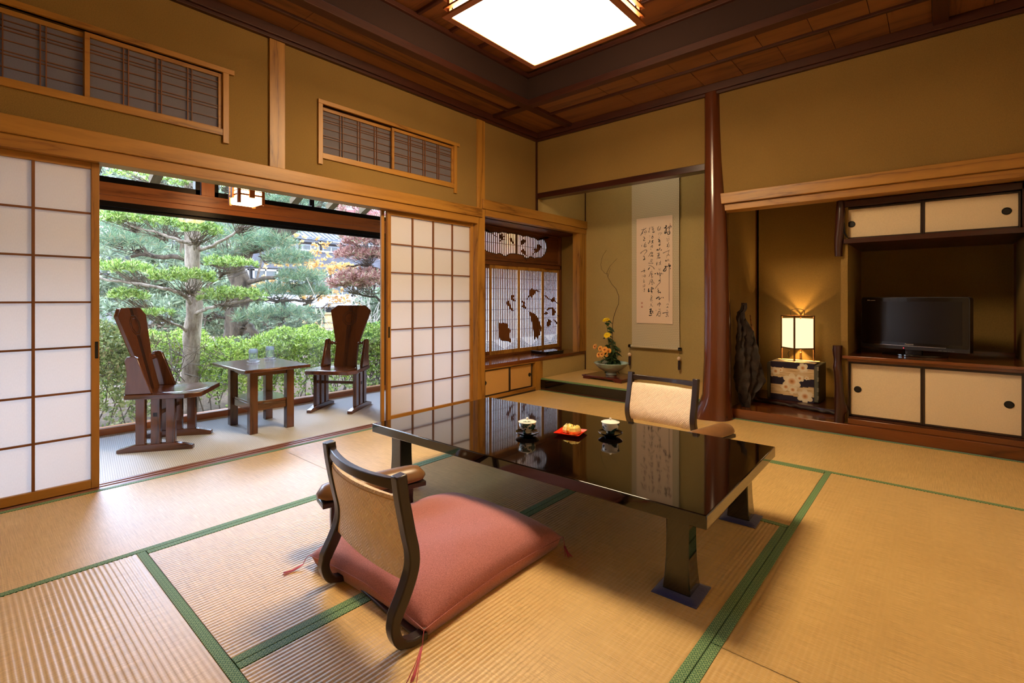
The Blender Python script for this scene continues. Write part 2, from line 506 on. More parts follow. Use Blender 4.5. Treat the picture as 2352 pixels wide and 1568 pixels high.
# ---- shoji doors
def shoji(name, y0, y1, x, ncol, handle_y, label):
    r = S(root(name, (0, 0, 0)), label)
    sw, zb, zt = .034, .05, 1.718
    fz, fy = wood('shoji', 'z'), wood('shoji', 'y')
    MB().box(x-.03, x, y0, y0+sw, .004, 1.752).build('stile', fz, r, bevel=.0015)
    MB().box(x-.03, x, y1-sw, y1, .004, 1.752).build('stile', fz, r, bevel=.0015)
    MB().box(x-.028, x-.002, y0+sw, y1-sw, .004, zb).build('bottom_rail', fy, r, bevel=.0015)
    MB().box(x-.028, x-.002, y0+sw, y1-sw, zt, 1.752).build('top_rail', fy, r, bevel=.0015)
    ys = [y0+sw + (y1-y0-2*sw)*i/ncol for i in range(ncol+1)]
    zs = [zb + (zt-zb)*i/7 for i in range(8)]
    for yy in ys[1:-1]:
        MB().box(x-.02, x-.006, yy-.006, yy+.006, zb, zt).build('muntin', wood('muntin', 'z'), r)
    for zz in zs[1:-1]:
        MB().box(x-.02, x-.008, y0+sw, y1-sw, zz-.005, zz+.005).build('muntin', wood('muntin', 'y'), r)
    first = None
    for i in range(ncol):
        for j in range(7):
            if first is None:
                w, h = ys[1]-ys[0], zs[1]-zs[0]
                first = MB().add([(0, 0, 0), (0, w, 0), (0, w, h), (0, 0, h)], [(0,1,2,3)]).build('paper_pane', M['paper'], r)
                first.location = (x-.0205, ys[0], zs[0])
            else:
                share(first, r, (x-.0205, ys[i], zs[j]))
    MB().rect_hole(handle_y-.007, handle_y+.007, .70, .79, handle_y-.004, handle_y+.004, .707, .783, x-.004, x+.0015).build('finger_pull', M['iron'], r)
    MB().box(x-.002, x+.0006, handle_y-.004, handle_y+.004, .707, .783).build('pull_recess', M['black_matte'], r)
shoji('door_1', -4.86, -3.899, -.035, 4, -3.911, 'left paper sliding door with wooden lattice')
shoji('door_2', -2.058, -1.072, -.035, 4, -2.044, 'right paper sliding door of four panes across')
S(MB().box(-.092, -.072, -2.092, -2.062, .004, 1.752).build('trim_7', wood('shoji', 'z'), bevel=.002), 'edge stile of the second door behind the right sliding door')

# ---- back wall
wb = MB()
wb.box(-.09, 1.90, -.115, -.03, 2.19, 3.2)
wb.box(1.90, 3.95, -.115, -.03, 1.86, 3.2)
S(wb.build('wall_back', M['wall']), 'olive sand-plaster wall above the alcoves')
S(MB().box(.0, 1.87, -.125, -.01, 2.138, 2.196).build('trim_8', wood('dark', 'x'), bevel=.003), 'dark lintel above the scroll alcove')
S(MB().box(1.86, 3.95, -.15, -.03, 1.822, 1.912).build('trim_9', cx, bevel=.004), 'pale wooden rail above the television alcove')
S(MB().box(1.965, 3.95, -.125, .02, 1.765, 1.822).build('trim_10', wood('shoji', 'x'), bevel=.004), 'pale wooden head track above the television alcove')

# ---- round alcove pillar, a polished log with a flared root
pl = MB(); NP = 28; rows = []
prof = [(0, .132), (.02, .128), (.06, .122), (.12, .117), (.2, .114), (.5, .110), (.95, .105), (1.4, .098), (1.75, .089), (1.95, .080), (2.2, .070), (2.5, .065), (2.85, .064)]
for z, r in prof:
    ring = []
    for k in range(NP):
        a = 2*math.pi*k/NP
        w = r * (1 + .03*math.sin(3*a + z*1.3) + .02*math.sin(5*a - z*2.1))
        if z < .25:                                   # root flare towards the tokonoma step
            fl = max(0, math.cos(a - R(205)))**3 * (1 - z/.25)**1.5
            w += .085*fl
        cxp = 1.945 + .008*math.sin(z*2.2) - .03*max(0, z-1.7)/1.1
        ring.append((cxp + w*math.cos(a), -.10 + w*math.sin(a), z))
    rows.append(ring)
pl.v = [p for rr in rows for p in rr]
pl.f = [(i*NP+k, i*NP+(k+1) % NP, (i+1)*NP+(k+1) % NP, (i+1)*NP+k) for i in range(len(prof)-1) for k in range(NP)]
S(pl.build('pillar', wood('pillar', 'z'), smooth=180), 'polished reddish log pillar between scroll alcove and television alcove')

# ---- tokonoma (scroll alcove)
tk = MB()
tk.box(-.09, 2.03, .88, .95, 0, 3.16)            # back
S(tk.build('wall_alcove', M['toko']), 'green sand-plaster back wall of the scroll alcove')
S(MB().box(-.09, -.003, -.115, .905, 2.0, 3.16).box(-.09, -.003, -.01, .905, .0, .325).build('wall_alcove_side', M['toko']), 'green plaster left side of the scroll alcove')
S(MB().box(1.93, 2.005, .03, .88, 0, 2.95).build('wall_partition', M['wall']), 'plaster partition between the two alcoves')
S(MB().box(-.0, 1.93, -.03, .88, 2.82, 2.86).build('ceiling_alcove', wood('board', 'x')), 'board ceiling of the scroll alcove')
S(MB().box(-.002, .008, .868, .882, .12, 2.82).build('trim_11', wood('ceil', 'z')), 'thin wooden corner strip of the scroll alcove')
tf = S(root('alcove_floor'), 'raised tatami-topped floor of the scroll alcove')
MB().box(.0, 1.93, -.045, .88, .0, .118).build('core', M['black_matte'], tf)
MB().box(.0, 1.86, -.055, -.04, .022, .112).build('step_board', M['black_lacquer'], tf, bevel=.002)
MB().box(.0, 1.86, -.052, -.04, .002, .020).build('toe_strip', wood('ceil', 'x'), tf)
tm = MB(); n = 60; k = 0
for i in range(n):
    y0 = -.02 + .90*i/n; y1 = -.02 + .90*(i+1)/n; ym = (y0+y1)/2
    b = len(tm.v)
    tm.v += [(0.002, y0, .1262), (1.925, y0, .1262), (0.002, ym, .1275), (1.925, ym, .1275), (0.002, y1, .1262), (1.925, y1, .1262)]
    tm.f += [(b, b+1, b+3, b+2), (b+2, b+3, b+5, b+4)]
trush = mat_new('woven_rush_alcove')
M['rush2'] = M['tatami'].copy()
for q in M['rush2'].node_tree.nodes:
    if q.type == 'MAPPING':
        s = q.inputs['Scale'].default_value; q.inputs['Scale'].default_value = (s[1], s[0], 1)
tm.build('tatami_mat', M['rush2'], tf, smooth=80)
hb = MB().box(-.93, .93, -.014, .014, -.012, .0015).build('mat_border', M['heri'], tf, bevel=.001, seg=1)
hb.location = (.93, -.034, .127)

# ---- bay window of the scroll alcove (writing-desk window)
S(MB().box(-.06, .028, -1.0, .912, 1.905, 2.0).build('trim_12', cy, bevel=.003), 'pale wooden rail above the bay window')
S(MB().box(-.10, .016, -.955, .90, 1.84, 1.905).build('trim_13', wood('shoji', 'y'), bevel=.002), 'wooden head track above the bay window')
S(MB().box(-.09, .012, .728, .893, .365, 1.84).build('trim_14', cz, bevel=.002), 'pale wooden post at the alcove end of the bay window')
S(MB().box(-.11, .004, -.148, -.012, .0, .326).build('trim_15', cz, bevel=.002), 'short wooden post below the bay window shelf')
S(MB().box(-.45, -.05, .905, .96, 0, 2.0).box(-.45, -.38, -1.0, -.94, 0, 2.0).box(-.45, -.06, -1.06, -.99, 0, 2.0).build('wall_bay', M['wall']), 'plaster cheeks of the bay window')
S(MB().box(-.45, -.06, -1.0, .92, 1.84, 1.88).build('ceiling_bay', wood('shoin', 'y')), 'board soffit of the bay window')
bay = S(root('window_4'), 'carved lattice window of the writing bay')
sy, sz = wood('shoin', 'y'), wood('shoin', 'z')
MB().box(-.43, -.385, -.99, .905, 1.405, 1.455).build('middle_rail', sy, bay, bevel=.002)
MB().box(-.43, -.385, -.99, .905, .365, .392).build('sill_rail', sy, bay, bevel=.002)
MB().box(-.43, -.385, .872, .905, .39, 1.84).build('side_jamb', sz, bay, bevel=.002)
MB().box(-.425, -.372, .835, .872, 1.455, 1.84).build('panel_moulding', sz, bay, bevel=.004)
MB().box(-.425, -.372, -.99, .835, 1.455, 1.478).build('panel_moulding', sy, bay, bevel=.004)
MB().box(-.425, -.372, -.99, .835, 1.815, 1.84).build('panel_moulding', sy, bay, bevel=.004)
def lat_bars(mb, y0, y1, z0, z1, x0, x1, pitch, wdt):
    n = int((y1-y0)/pitch)
    for i in range(1, n):
        yy = y0 + (y1-y0)*i/n
        mb.box(x0, x1, yy-wdt/2, yy+wdt/2, z0, z1)
for i, (a, b) in enumerate([(-.94, -.42), (-.462, .062), (.022, .517), (.49, .876)]):
    xo = -.388 if i in (1, 2) else -.405
    if i == 1: xo = -.396
    w = .036
    MB().rect_hole(a, b, .392, 1.405, a+w, b-w, .435, 1.365, xo-.016, xo).build('panel_frame', wood('shoin' if i == 0 else 'cedar', 'z'), bay, bevel=.0015, seg=1)
    MB().add([(xo-.013, a+w*.8, .43), (xo-.013, b-w*.8, .43), (xo-.013, b-w*.8, 1.37), (xo-.013, a+w*.8, 1.37)], [(0,1,2,3)]).build('paper', M['bay_paper'], bay)
    lb = MB()
    lat_bars(lb, a+w, b-w, .56, 1.365, xo-.011, xo-.004, .0285, .0132)
    for z in (.66, .78, .90, 1.02, 1.14, 1.26):
        lb.box(xo-.012, xo-.008, a+w, b-w, z-.002, z+.002)
    # key-fret band along the bottom
    n = int((b-a-2*w)/.0285); half = n//2
    for q in range(1, n):
        yy = a+w + (b-a-2*w)*q/n
        depth = .435
        lb.box(xo-.011, xo-.004, yy-.004, yy+.004, depth, .565)
    for q, z in enumerate((.448, .463, .479, .495, .511, .528, .545)):
        m = q * .026
        for c0, c1 in ((a+w, a+w + .20 - m), (b-w - .20 + m, b-w)):
            if c1 - c0 > .02: lb.box(xo-.012, xo-.004, c0, c1, z-.0025, z+.0025)
    lb.build('lattice', wood('shoin', 'z'), bay, kind='stuff')
# upper board with a cloud-shaped opening
CLOUD = [(-0.55,1.805),(-0.6,1.8),(-0.65,1.77),(-0.7,1.74),(-0.72,1.69),(-0.7,1.64),(-0.64,1.6),(-0.58,1.58),(-0.524,1.552),(-0.485,1.544),(-0.451,1.539),(-0.397,1.536),(-0.369,1.526),(-0.313,1.542),(-0.271,1.537),(-0.25,1.52),(-0.207,1.515),(-0.171,1.523),(-0.163,1.535),(-0.127,1.55),(-0.045,1.556),(0.031,1.553),(0.124,1.545),(0.132,1.528),(0.164,1.515),(0.212,1.518),(0.236,1.537),(0.277,1.54),(0.326,1.522),(0.376,1.536),(0.46,1.538),(0.512,1.565),(0.564,1.611),(0.586,1.671),(0.573,1.734),(0.529,1.772),(0.477,1.789),(0.443,1.78),(0.426,1.755),(0.401,1.753),(0.326,1.78),(0.277,1.775),(0.188,1.789),(0.117,1.772),(0.07,1.785),(-0.022,1.789),(-0.119,1.789),(-0.156,1.778),(-0.185,1.789),(-0.264,1.789),(-0.327,1.77),(-0.369,1.78),(-0.417,1.768),(-0.468,1.758),(-0.485,1.782),(-0.524,1.792)]
def cloud_panel():
    """board minus cloud: ring faces between the outline and a matching rectangle"""
    n = len(CLOUD); yc, zc = 0.0, 1.66
    out = []
    Y0, Y1, Z0, Z1 = -.99, .838, 1.475, 1.818
    for (y, z) in CLOUD:
        dy, dz = y-yc, z-zc
        t = min((Y1-yc)/dy if dy > 1e-6 else 9e9, (Y0-yc)/dy if dy < -1e-6 else 9e9, (Z1-zc)/dz if dz > 1e-6 else 9e9, (Z0-zc)/dz if dz < -1e-6 else 9e9)
        out.append((yc+dy*t, zc+dz*t))
    mb = MB()
    for x in (-.400, -.391):
        mb.v += [(x, y, z) for y, z in CLOUD] + [(x, y, z) for y, z in out]
    for i in range(n):
        j = (i+1) % n
        mb.f += [(i, j, n+j, n+i), (2*n+i, 3*n+i, 3*n+j, 2*n+j), (i, 2*n+i, 2*n+j, j)]
        o0, o1 = out[i], out[j]                         # fill the rectangle's corners
        if abs(o0[0]-o1[0]) > 1e-4 and abs(o0[1]-o1[1]) > 1e-4:
            cy_, cz_ = (Y0 if min(o0[0], o1[0]) < yc else Y1), (Z0 if min(o0[1], o1[1]) < zc else Z1)
            b = len(mb.v); mb.v += [(-.391, cy_, cz_)]; mb.f += [(2*n+n+i, 2*n+n+j, b)]
    return mb
cloud_panel().build('cloud_board', wood('shoin', 'y'), bay)
em = MB(); n = len(CLOUD)
em.tube([(-.390, y, z) for y, z in CLOUD + CLOUD[:1]], .004, 6, cap=False)
em.build('cloud_rim', M['black_matte'], bay, smooth=180)
MB().add([(-.418, -.9, 1.47), (-.418, .84, 1.47), (-.418, .84, 1.82), (-.418, -.9, 1.82)], [(0,1,2,3)]).build('paper', M['bay_paper'], bay)
cl = MB(); lat_bars(cl, -.70, .60, 1.48, 1.815, -.414, -.408, .031, .0125)
cl.box(-.416, -.410, -.70, .60, 1.656, 1.661); cl.box(-.414, -.406, .008, .034, 1.48, 1.815)
cl.build('lattice', wood('shoin', 'z'), bay, kind='stuff')
def cut(poly, x, name='carved_ornament'):
    MB().prism(poly, x, x+.004, 'x').build(name, wood('shoin', 'z'), bay)
ORN = [(-0.395,[(-0.327,0.691),(-0.309,0.66),(-0.322,0.643),(-0.313,0.612),(-0.3,0.569),(-0.264,0.54),(-0.219,0.537),(-0.155,0.527),(-0.099,0.504),(-0.104,0.539),(-0.127,0.571),(-0.141,0.603),(-0.122,0.626),(-0.118,0.651),(-0.127,0.679),(-0.159,0.683),(-0.155,0.708),(-0.159,0.742),(-0.192,0.737),(-0.219,0.744),(-0.255,0.751),(-0.278,0.74),(-0.327,0.757)]),(-0.387,[(0.245,0.808),(0.286,0.709),(0.312,0.598),(0.318,0.506),(0.36,0.556),(0.381,0.509),(0.407,0.56),(0.44,0.571),(0.423,0.638),(0.456,0.61),(0.467,0.649),(0.445,0.703),(0.391,0.791),(0.328,0.838),(0.255,0.859),(0.209,0.876)]),(-0.395,[(-0.099,1.036),(-0.113,1.021),(-0.061,0.993),(-0.013,0.993),(-0.071,1.033),(-0.033,1.058),(-0.08,1.073),(-0.113,1.052)]),(-0.395,[(-0.183,0.966),(-0.169,0.932),(-0.146,0.941),(-0.122,0.901),(-0.071,0.872),(-0.056,0.884),(-0.108,0.928),(-0.122,0.959),(-0.136,1.008),(-0.183,0.99)]),(-0.387,[(0.24,1.085),(0.194,1.046),(0.169,1.008),(0.225,1.05),(0.26,1.053),(0.25,1.008),(0.286,1.06),(0.344,1.093),(0.36,1.119),(0.413,1.106),(0.429,1.117),(0.37,1.136),(0.307,1.131),(0.276,1.154),(0.235,1.13)]),(-0.387,[(0.099,0.973),(0.094,0.942),(0.069,0.932),(0.144,0.9),(0.169,0.912),(0.119,0.957),(0.154,0.97),(0.094,1.002),(0.069,0.992)]),(-0.404,[(0.56,1.058),(0.599,1.034),(0.644,1.014),(0.689,1.007),(0.706,0.976),(0.77,0.99),(0.864,0.944),(0.876,0.948),(0.817,0.976),(0.776,1.004),(0.753,1.048),(0.695,1.014),(0.633,1.031),(0.61,1.048),(0.577,1.069),(0.532,1.064)]),(-0.404,[(0.616,0.872),(0.667,0.891),(0.712,0.891),(0.724,0.849),(0.712,0.805),(0.758,0.807),(0.77,0.835),(0.811,0.841),(0.764,0.88),(0.735,0.911),(0.644,0.912),(0.599,0.886)]),(-0.404,[(0.577,0.819),(0.633,0.838),(0.588,0.859),(0.538,0.833)]),(-0.404,[(0.846,0.784),(0.876,0.791),(0.846,0.816),(0.817,0.809)]),(-0.404,[(0.621,0.736),(0.593,0.704),(0.621,0.659),(0.678,0.687),(0.672,0.721),(0.712,0.723),(0.655,0.759),(0.616,0.764)]),(-0.404,[(0.793,0.71),(0.829,0.681),(0.829,0.712),(0.764,0.752),(0.735,0.753)]),(-0.4,[(-0.418,1.753),(-0.387,1.734),(-0.332,1.719),(-0.325,1.724),(-0.38,1.742),(-0.414,1.762),(-0.462,1.743)]),(-0.4,[(-0.293,1.713),(-0.275,1.705),(-0.297,1.684),(-0.311,1.663),(-0.254,1.697),(-0.204,1.704),(-0.182,1.708),(-0.251,1.712),(-0.247,1.726),(-0.211,1.739),(-0.208,1.752),(-0.254,1.74),(-0.251,1.769),(-0.293,1.755)]),(-0.4,[(-0.109,1.7),(-0.072,1.674),(-0.027,1.661),(-0.061,1.69),(-0.079,1.728),(-0.109,1.742),(-0.127,1.723)]),(-0.4,[(0.081,1.687),(0.073,1.662),(0.127,1.681),(0.159,1.704),(0.175,1.733),(0.127,1.742),(0.065,1.711)]),(-0.4,[(0.092,1.583),(0.127,1.563),(0.191,1.545),(0.207,1.543),(0.159,1.573),(0.163,1.598),(0.127,1.626),(0.073,1.597)]),(-0.4,[(0.354,1.617),(0.321,1.589),(0.28,1.55),(0.371,1.608),(0.379,1.593),(0.438,1.624),(0.455,1.662),(0.498,1.67),(0.463,1.694),(0.429,1.709),(0.387,1.695),(0.396,1.678),(0.404,1.642),(0.362,1.649),(0.3,1.639)])]
for x, poly in ORN: cut(poly, x)
# shelf and cupboard under it
S(MB().box(-.44, .006, -.957, .90, .326, .365).build('shelf_board', wood('lacquer_wood', 'y'), bevel=.003), 'polished reddish window shelf of the bay')

# ---- ceiling: lower border of boards, raised coffer with a brown band
ce = S(MB().box(-.09, 3.95, -5.95, .95, 3.16, 3.2).build('ceiling', wood('board', 'y')), 'dark wooden coffered ceiling')
dxx, dyy = wood('ceil', 'x'), wood('ceil', 'y')
def cpart(x0, x1, y0, y1, z0, z1, name, mat, bev=.003):
    return MB().box(x0, x1, y0, y1, z0, z1).build(name, mat, ce, bevel=bev, seg=1)
BX0, BX1, BY1, BY0 = .46, 3.40, -.84, -5.1
bdx, bdy = wood('board', 'x'), wood('board', 'y')
# border boards, back side
j1 = [.50] + [1.155 + .317*i for i in range(8)]
j2 = [.50] + [1.235 + .317*i for i in range(7)]
for js, ya, yb in ((j1, -.80, -.545), (j2, -.515, -.03)):
    js = [q for q in js if q < 3.33] + [3.36]
    for a, b in zip(js[:-1], js[1:]):
        cpart(a+.0015, b-.0015, ya, yb, 2.853 + rng.uniform(0, .0012), 2.866, 'ceiling_board', bdx, .0015)
for x0, x1 in ((0, .42), (3.44, 3.86)):
    for y0, y1 in ((-.80, -.03),):
        h = (x0+x1)/2
        cpart(x0, h-.001, y0, y1, 2.853, 2.866, 'ceiling_board', bdy, .0015); cpart(h+.001, x1, y0, y1, 2.8535, 2.866, 'ceiling_board', bdy, .0015)
# border boards, left and right sides
for (xs) in ((0, .225), (.255, .42), (3.44, 3.605), (3.635, 3.86)):
    for a, b in ((-2.9, -.88), (-4.0, -2.9), (-5.85, -4.0)):
        cpart(xs[0], xs[1], a+.001, b-.001, 2.853, 2.866, 'ceiling_board', bdy, .0015)
cpart(.42, 3.44, -5.85, -5.14, 2.853, 2.866, 'ceiling_board', bdx)
# battens and beams
cpart(.225, .255, -5.85, BY1-.04, 2.835, 2.87, 'batten', dyy); cpart(3.605, 3.635, -5.85, BY1-.04, 2.835, 2.87, 'batten', dyy)
cpart(.50, 3.36, -.545, -.515, 2.835, 2.87, 'batten', dxx)
for x in (BX0, BX1): cpart(x-.04, x+.04, -5.85, -.03, 2.822, 2.88, 'beam', dyy)
for y in (BY1, BY0): cpart(0, 3.86, y-.04, y+.04, 2.824, 2.88, 'beam', dxx)
for x, s in ((BX0, 1), (BX1, -1)): cpart(x+.012*s-.012, x+.012*s+.012, BY0, BY1, 2.88, 3.09, 'fascia', M['fascia'], 0)
for y, s in ((BY1, -1), (BY0, 1)): cpart(BX0, BX1, y+.012*s-.012, y+.012*s+.012, 2.88, 3.09, 'fascia', M['fascia'], 0)
for x, s in ((BX0, 1), (BX1, -1)): cpart(*sorted((x, x+.05*s)), BY0, BY1, 3.08, 3.115, 'crown_rail', dyy); 
for y, s in ((BY1, -1), (BY0, 1)): cpart(BX0, BX1, *sorted((y, y+.05*s)), 3.08, 3.115, 'crown_rail', dxx)
y = BY1 - .05
while y > BY0 + .1:
    cpart(BX0, BX1, y-.318, y-.002, 3.128, 3.14, 'ceiling_board', wood('shoin', 'x'), .001)
    cpart(BX0, BX1, y-.335, y-.305, 3.105, 3.14, 'batten', dxx)
    y -= .32
# wall plates under the border
S(MB().box(-.02, .045, -5.85, -.03, 2.79, 2.853).box(-.02, .028, -5.85, -.03, 2.768, 2.79).build('trim_16', dyy, bevel=.003), 'dark ceiling moulding along the left wall')
S(MB().box(.0, 3.86, -.165, -.05, 2.79, 2.853).box(.0, 3.86, -.145, -.05, 2.766, 2.79).build('trim_17', dxx, bevel=.003), 'dark ceiling moulding along the back wall')

# ---- unseen walls behind the camera, made pale to bounce light into the room
S(MB().box(3.86, 3.95, -5.95, .95, -.05, 3.2).build('wall_right', M['pale_bounce']), 'unseen wall on the right, made pale to bounce light')
S(MB().box(-.09, 3.95, -5.95, -5.85, -.05, 3.2).build('wall_front', M['pale_bounce']), 'unseen wall behind the viewer, made pale to bounce light')

# ---- veranda shell: end walls, ceiling, sliding glass and transom
S(MB().box(-1.42, -.09, -5.7, -5.6, -.05, 2.5).build('wall_veranda', M['wall']), 'far end wall of the veranda')
S(MB().box(-1.42, -.45, 1.6, 1.7, -.05, 2.5).build('wall_veranda_end', M['wall']), 'end wall of the veranda beside the bay')
S(MB().box(-1.42, -.06, -5.7, 1.7, 2.42, 2.48).build('ceiling_veranda', bdy), 'board ceiling of the veranda')
S(MB().box(-1.40, -1.31, -5.6, 1.6, 0, .05).build('trim_18', wood('beam', 'y'), bevel=.003), 'wooden kerb under the sliding glass')
vb = S(root('veranda_beam'), 'orange-brown timber beam between glass doors and transom')
MB().box(-1.39, -1.29, -5.6, -1.62, 1.80, 1.893).build('beam', wood('beam', 'y'), vb, bevel=.002)
MB().box(-1.39, -1.292, -1.618, 1.6, 1.80, 1.893).build('beam', wood('beam', 'y'), vb, bevel=.002)
MB().box(-1.39, -1.297, -5.6, 1.6, 1.756, 1.799).build('lower_beam', wood('beam', 'y'), vb, bevel=.002)
MB().box(-1.39, -1.29, -3.035, -2.935, 1.893, 2.42).build('short_post', wood('beam', 'z'), vb, bevel=.002)
MB().box(-1.39, -1.29, -5.6, 1.6, 2.36, 2.42).build('top_beam', wood('beam', 'y'), vb, bevel=.002)
wv = S(root('window_3'), 'wide sliding glass doors of the veranda with a transom above')
bmk = M['black_metal']
MB().box(-1.385, -1.30, -5.6, 1.6, 1.715, 1.757).build('head_frame', bmk, wv, bevel=.002)
MB().box(-1.37, -1.335, -5.6, 1.6, 1.693, 1.716).build('head_track', bmk, wv, bevel=.001)
for y in (-4.9, -1.185, 1.45): MB().box(-1.37, -1.325, y-.03, y+.03, .05, 1.715).build('stile', bmk, wv, bevel=.002)
MB().box(-1.345, -1.318, -1.155, -1.13, .05, 1.715).build('stile', plain('grey_metal', (60,72,70), .3, .7), wv)
for y0, y1 in ((-4.87, -1.215), (-1.155, 1.42)):
    MB().box(-1.352, -1.347, y0, y1, .05, 1.70).build('glass_pane', M['glass'], wv)
for y0, y1 in ((-5.6, -3.04), (-2.93, 1.6)):
    MB().box(-1.375, -1.305, y0, y1, 1.893, 1.938).build('transom_rail', bmk, wv, bevel=.002)
    MB().box(-1.352, -1.347, y0, y1, 1.93, 2.36).build('glass_pane', M['glass'], wv)
MB().box(-1.375, -1.305, -3.075, -3.04, 1.893, 2.36).build('transom_stile', bmk, wv, bevel=.002)
MB().box(-1.375, -1.305, -2.93, -2.90, 1.893, 2.36).build('transom_stile', bmk, wv, bevel=.002)
MB().box(-1.37, -1.31, -2.062, -2.035, 1.93, 2.36).build('transom_stile', bmk, wv, bevel=.002)
MB().box(-1.31, -1.295, -2.09, -2.06, 1.945, 2.05).build('latch', M['iron'], wv, bevel=.003)

# ---- eaves outside: rafters and roof boards
ev = S(root('eaves'), 'grey rafter ends of the eaves outside the transom')
for i in range(16):
    y = -5.4 + .455*i
    MB().prism([(-1.36, 2.60), (-1.36, 2.53), (-2.35, 2.125), (-2.37, 2.195)], y-.04, y+.04, 'y').build('rafter', wood('bare', 'x'), ev)
MB().prism([(-1.36, 2.63), (-1.36, 2.60), (-2.0, 2.345), (-2.0, 2.372)], -5.7, 1.7, 'y').build('roof_boards', wood('bare', 'y'), ev)
S(MB().box(-1.9, -.06, -5.8, 1.75, 2.66, 2.70).build('roof', M['black_matte']), 'roof over the veranda')

# ================================================================== TELEVISION ALCOVE
wlm = M['wall']
S(MB().box(1.99, 3.95, .88, .95, 0, 3.16).build('wall_niche', wlm), 'olive plaster back wall of the television alcove')
S(MB().box(3.83, 3.95, -.03, .88, 0, 2.2).build('wall_niche_side', wlm), 'olive plaster right side of the television alcove')
S(MB().box(2.0, 3.90, -.03, .88, 2.12, 2.2).build('ceiling_niche', wood('board', 'x')), 'dark board ceiling of the television alcove')
pt = MB()
pt.prism([(.062, .08), (.88, .08), (.88, 2.12), (.05, 2.12), (.05, 1.33), (.035, 1.28), (.043, 1.1), (.047, .93), (.045, .79), (.05, .70), (.062, .655)], 2.825, 2.868, 'x')
S(pt.build('wall_divider', wlm), 'thin plaster divider with a cut-out edge between lamp and television')


for i, (x, z0) in enumerate(((2.008, .08), (3.822, .59))):
    S(MB().box(x-.004, x+.008, .866, .882, z0, 2.12).build('trim_%d' % (19+i), wood('pillar', 'z')), 'thin reddish corner strip of the television alcove')
S(MB().box(2.02, 3.86, -.002, .88, .0, .08).build('alcove_platform', wood('lacquer_wood', 'x'), bevel=.004), 'polished reddish board floor of the television alcove')
# low bark-edged step
st = root('step_board', (2.02, 0, .08), 0, 'low dark board with rough bark edge under the lamp box', 'board')
edge = [(0, .50), (.04, .455), (.1, .43), (.2, .42), (.3, .395), (.42, .36), (.5, .335), (.6, .31), (.7, .285), (.79, .27)]
MB().prism([(x, y) for x, y in edge] + [(.79, .875), (0, .875)], .012, .042, 'z').build('board', wood('dark', 'x'), st, bevel=.002)
bk = MB()
bk.grid(lambda u, v: (u*.79, float(np.interp(u*.79, [e[0] for e in edge], [e[1] for e in edge])) - .012*math.sin(math.pi*v) - .006*math.sin(u*40+v*5)*v + .004, .002 + .030*v + .003*math.sin(u*60)), 60, 4)
bk.build('bark_edge', plain('bark', (44,32,26), .55, bumpy=.8, nscale=90), st, smooth=60)

# natural polished posts
def log_post(name, x, y, z0, z1, r, label, knots):
    rows = []
    n, m = 14, 18
    mb = MB()
    for i in range(m+1):
        z = z0 + (z1-z0)*i/m
        for k in range(n):
            a = 2*math.pi*k/n
            rr = r*(1+.10*math.sin(a*2+z*9) + .05*math.sin(z*31))
            for kz, ka, kr in knots:
                rr += kr*math.exp(-((z-kz)/.028)**2)*max(0, math.cos(a-ka))**2
            mb.v.append((x+.006*math.sin(z*8)+rr*math.cos(a), y+rr*math.sin(a), z))
    mb.f = [(i*n+k, i*n+(k+1) % n, (i+1)*n+(k+1) % n, (i+1)*n+k) for i in range(m) for k in range(n)]
    mb.f += [tuple(range(n))[::-1], tuple(range(m*n, m*n+n))]
    return tag(mb.build(name, wood('dark', 'z'), smooth=50), label, 'post')
log_post('log_post', 2.812, .028, .08, .665, .030, 'glossy dark gnarled log post beside the lower cabinet', [(.19, R(20), .03), (.5, R(250), .012), (.62, R(160), .01)])
log_post('log_post', 2.818, .028, 1.345, 2.12, .027, 'glossy dark hanging log post beside the upper cabinet', [(1.62, R(300), .008)])

# cabinets with sliding doors
def pull(par, x, y, z, r=.024):
    a = MB().lathe([(r, 0), (r, .004), (r*.84, .005), (r*.8, .002), (r*.62, .0015), (.0001, .0015)], 24).build('finger_pull', M['iron'], par, smooth=40)
    a.rotation_euler = (R(90), 0, 0); a.location = (x, y, z)
    b = MB().lathe([(r*.72, 0), (r*.72, .0024), (.0001, .0024)], 20).build('pull_recess', M['black_matte'], a)
def slide_door(par, x0, x1, y, z0, z1, px_, cat_label=None):
    fr = .012
    d = MB().box(x0, x1, y-.004, y+.012, z0, z1).build('door', M['fusuma'], par, bevel=.001, seg=1)
    f = MB().rect_hole(x0-fr, x1+fr, z0-fr, z1+fr, x0, x1, z0, z1, y-.009, y+.012, 'y').build('door_frame', M['dark_frame'], d, bevel=.0015, seg=1)
    pull(d, px_, y-.004, (z0+z1)/2 if z1-z0 > .3 else (z0+z1)/2 - .005)
    return d
dkx, dkz = wood('dark', 'x'), wood('dark', 'z')
lc = root('lower_cabinet', (0, 0, 0), 0, 'low cabinet with two cream sliding doors below the television', 'cabinet')
slide_door(lc, 2.884, 3.292, .088, .145, .53, 2.927)
slide_door(lc, 3.316, 3.79, .072, .145, .53, 3.733)
MB().box(2.87, 3.83, .035, .12, .08, .118).build('base_rail', wood('lacquer_wood', 'x'), lc, bevel=.002)
MB().box(2.87, 3.83, .055, .11, .118, .131).build('bottom_track', dkx, lc)
MB().box(2.87, 3.83, .055, .11, .543, .556).build('top_track', dkx, lc)
MB().box(2.868, 2.874, .05, .85, .08, .55).build('side_panel', dkz, lc); MB().box(3.804, 3.83, .05, .12, .118, .556).build('side_panel', dkz, lc)
sh_ = root('wood_shelf', (0, 0, 0), 0, 'polished reddish wooden shelf carrying the television', 'shelf')
MB().box(2.84, 3.83, .0, .878, .572, .594).build('board', wood('lacquer_wood', 'x'), sh_, bevel=.003)
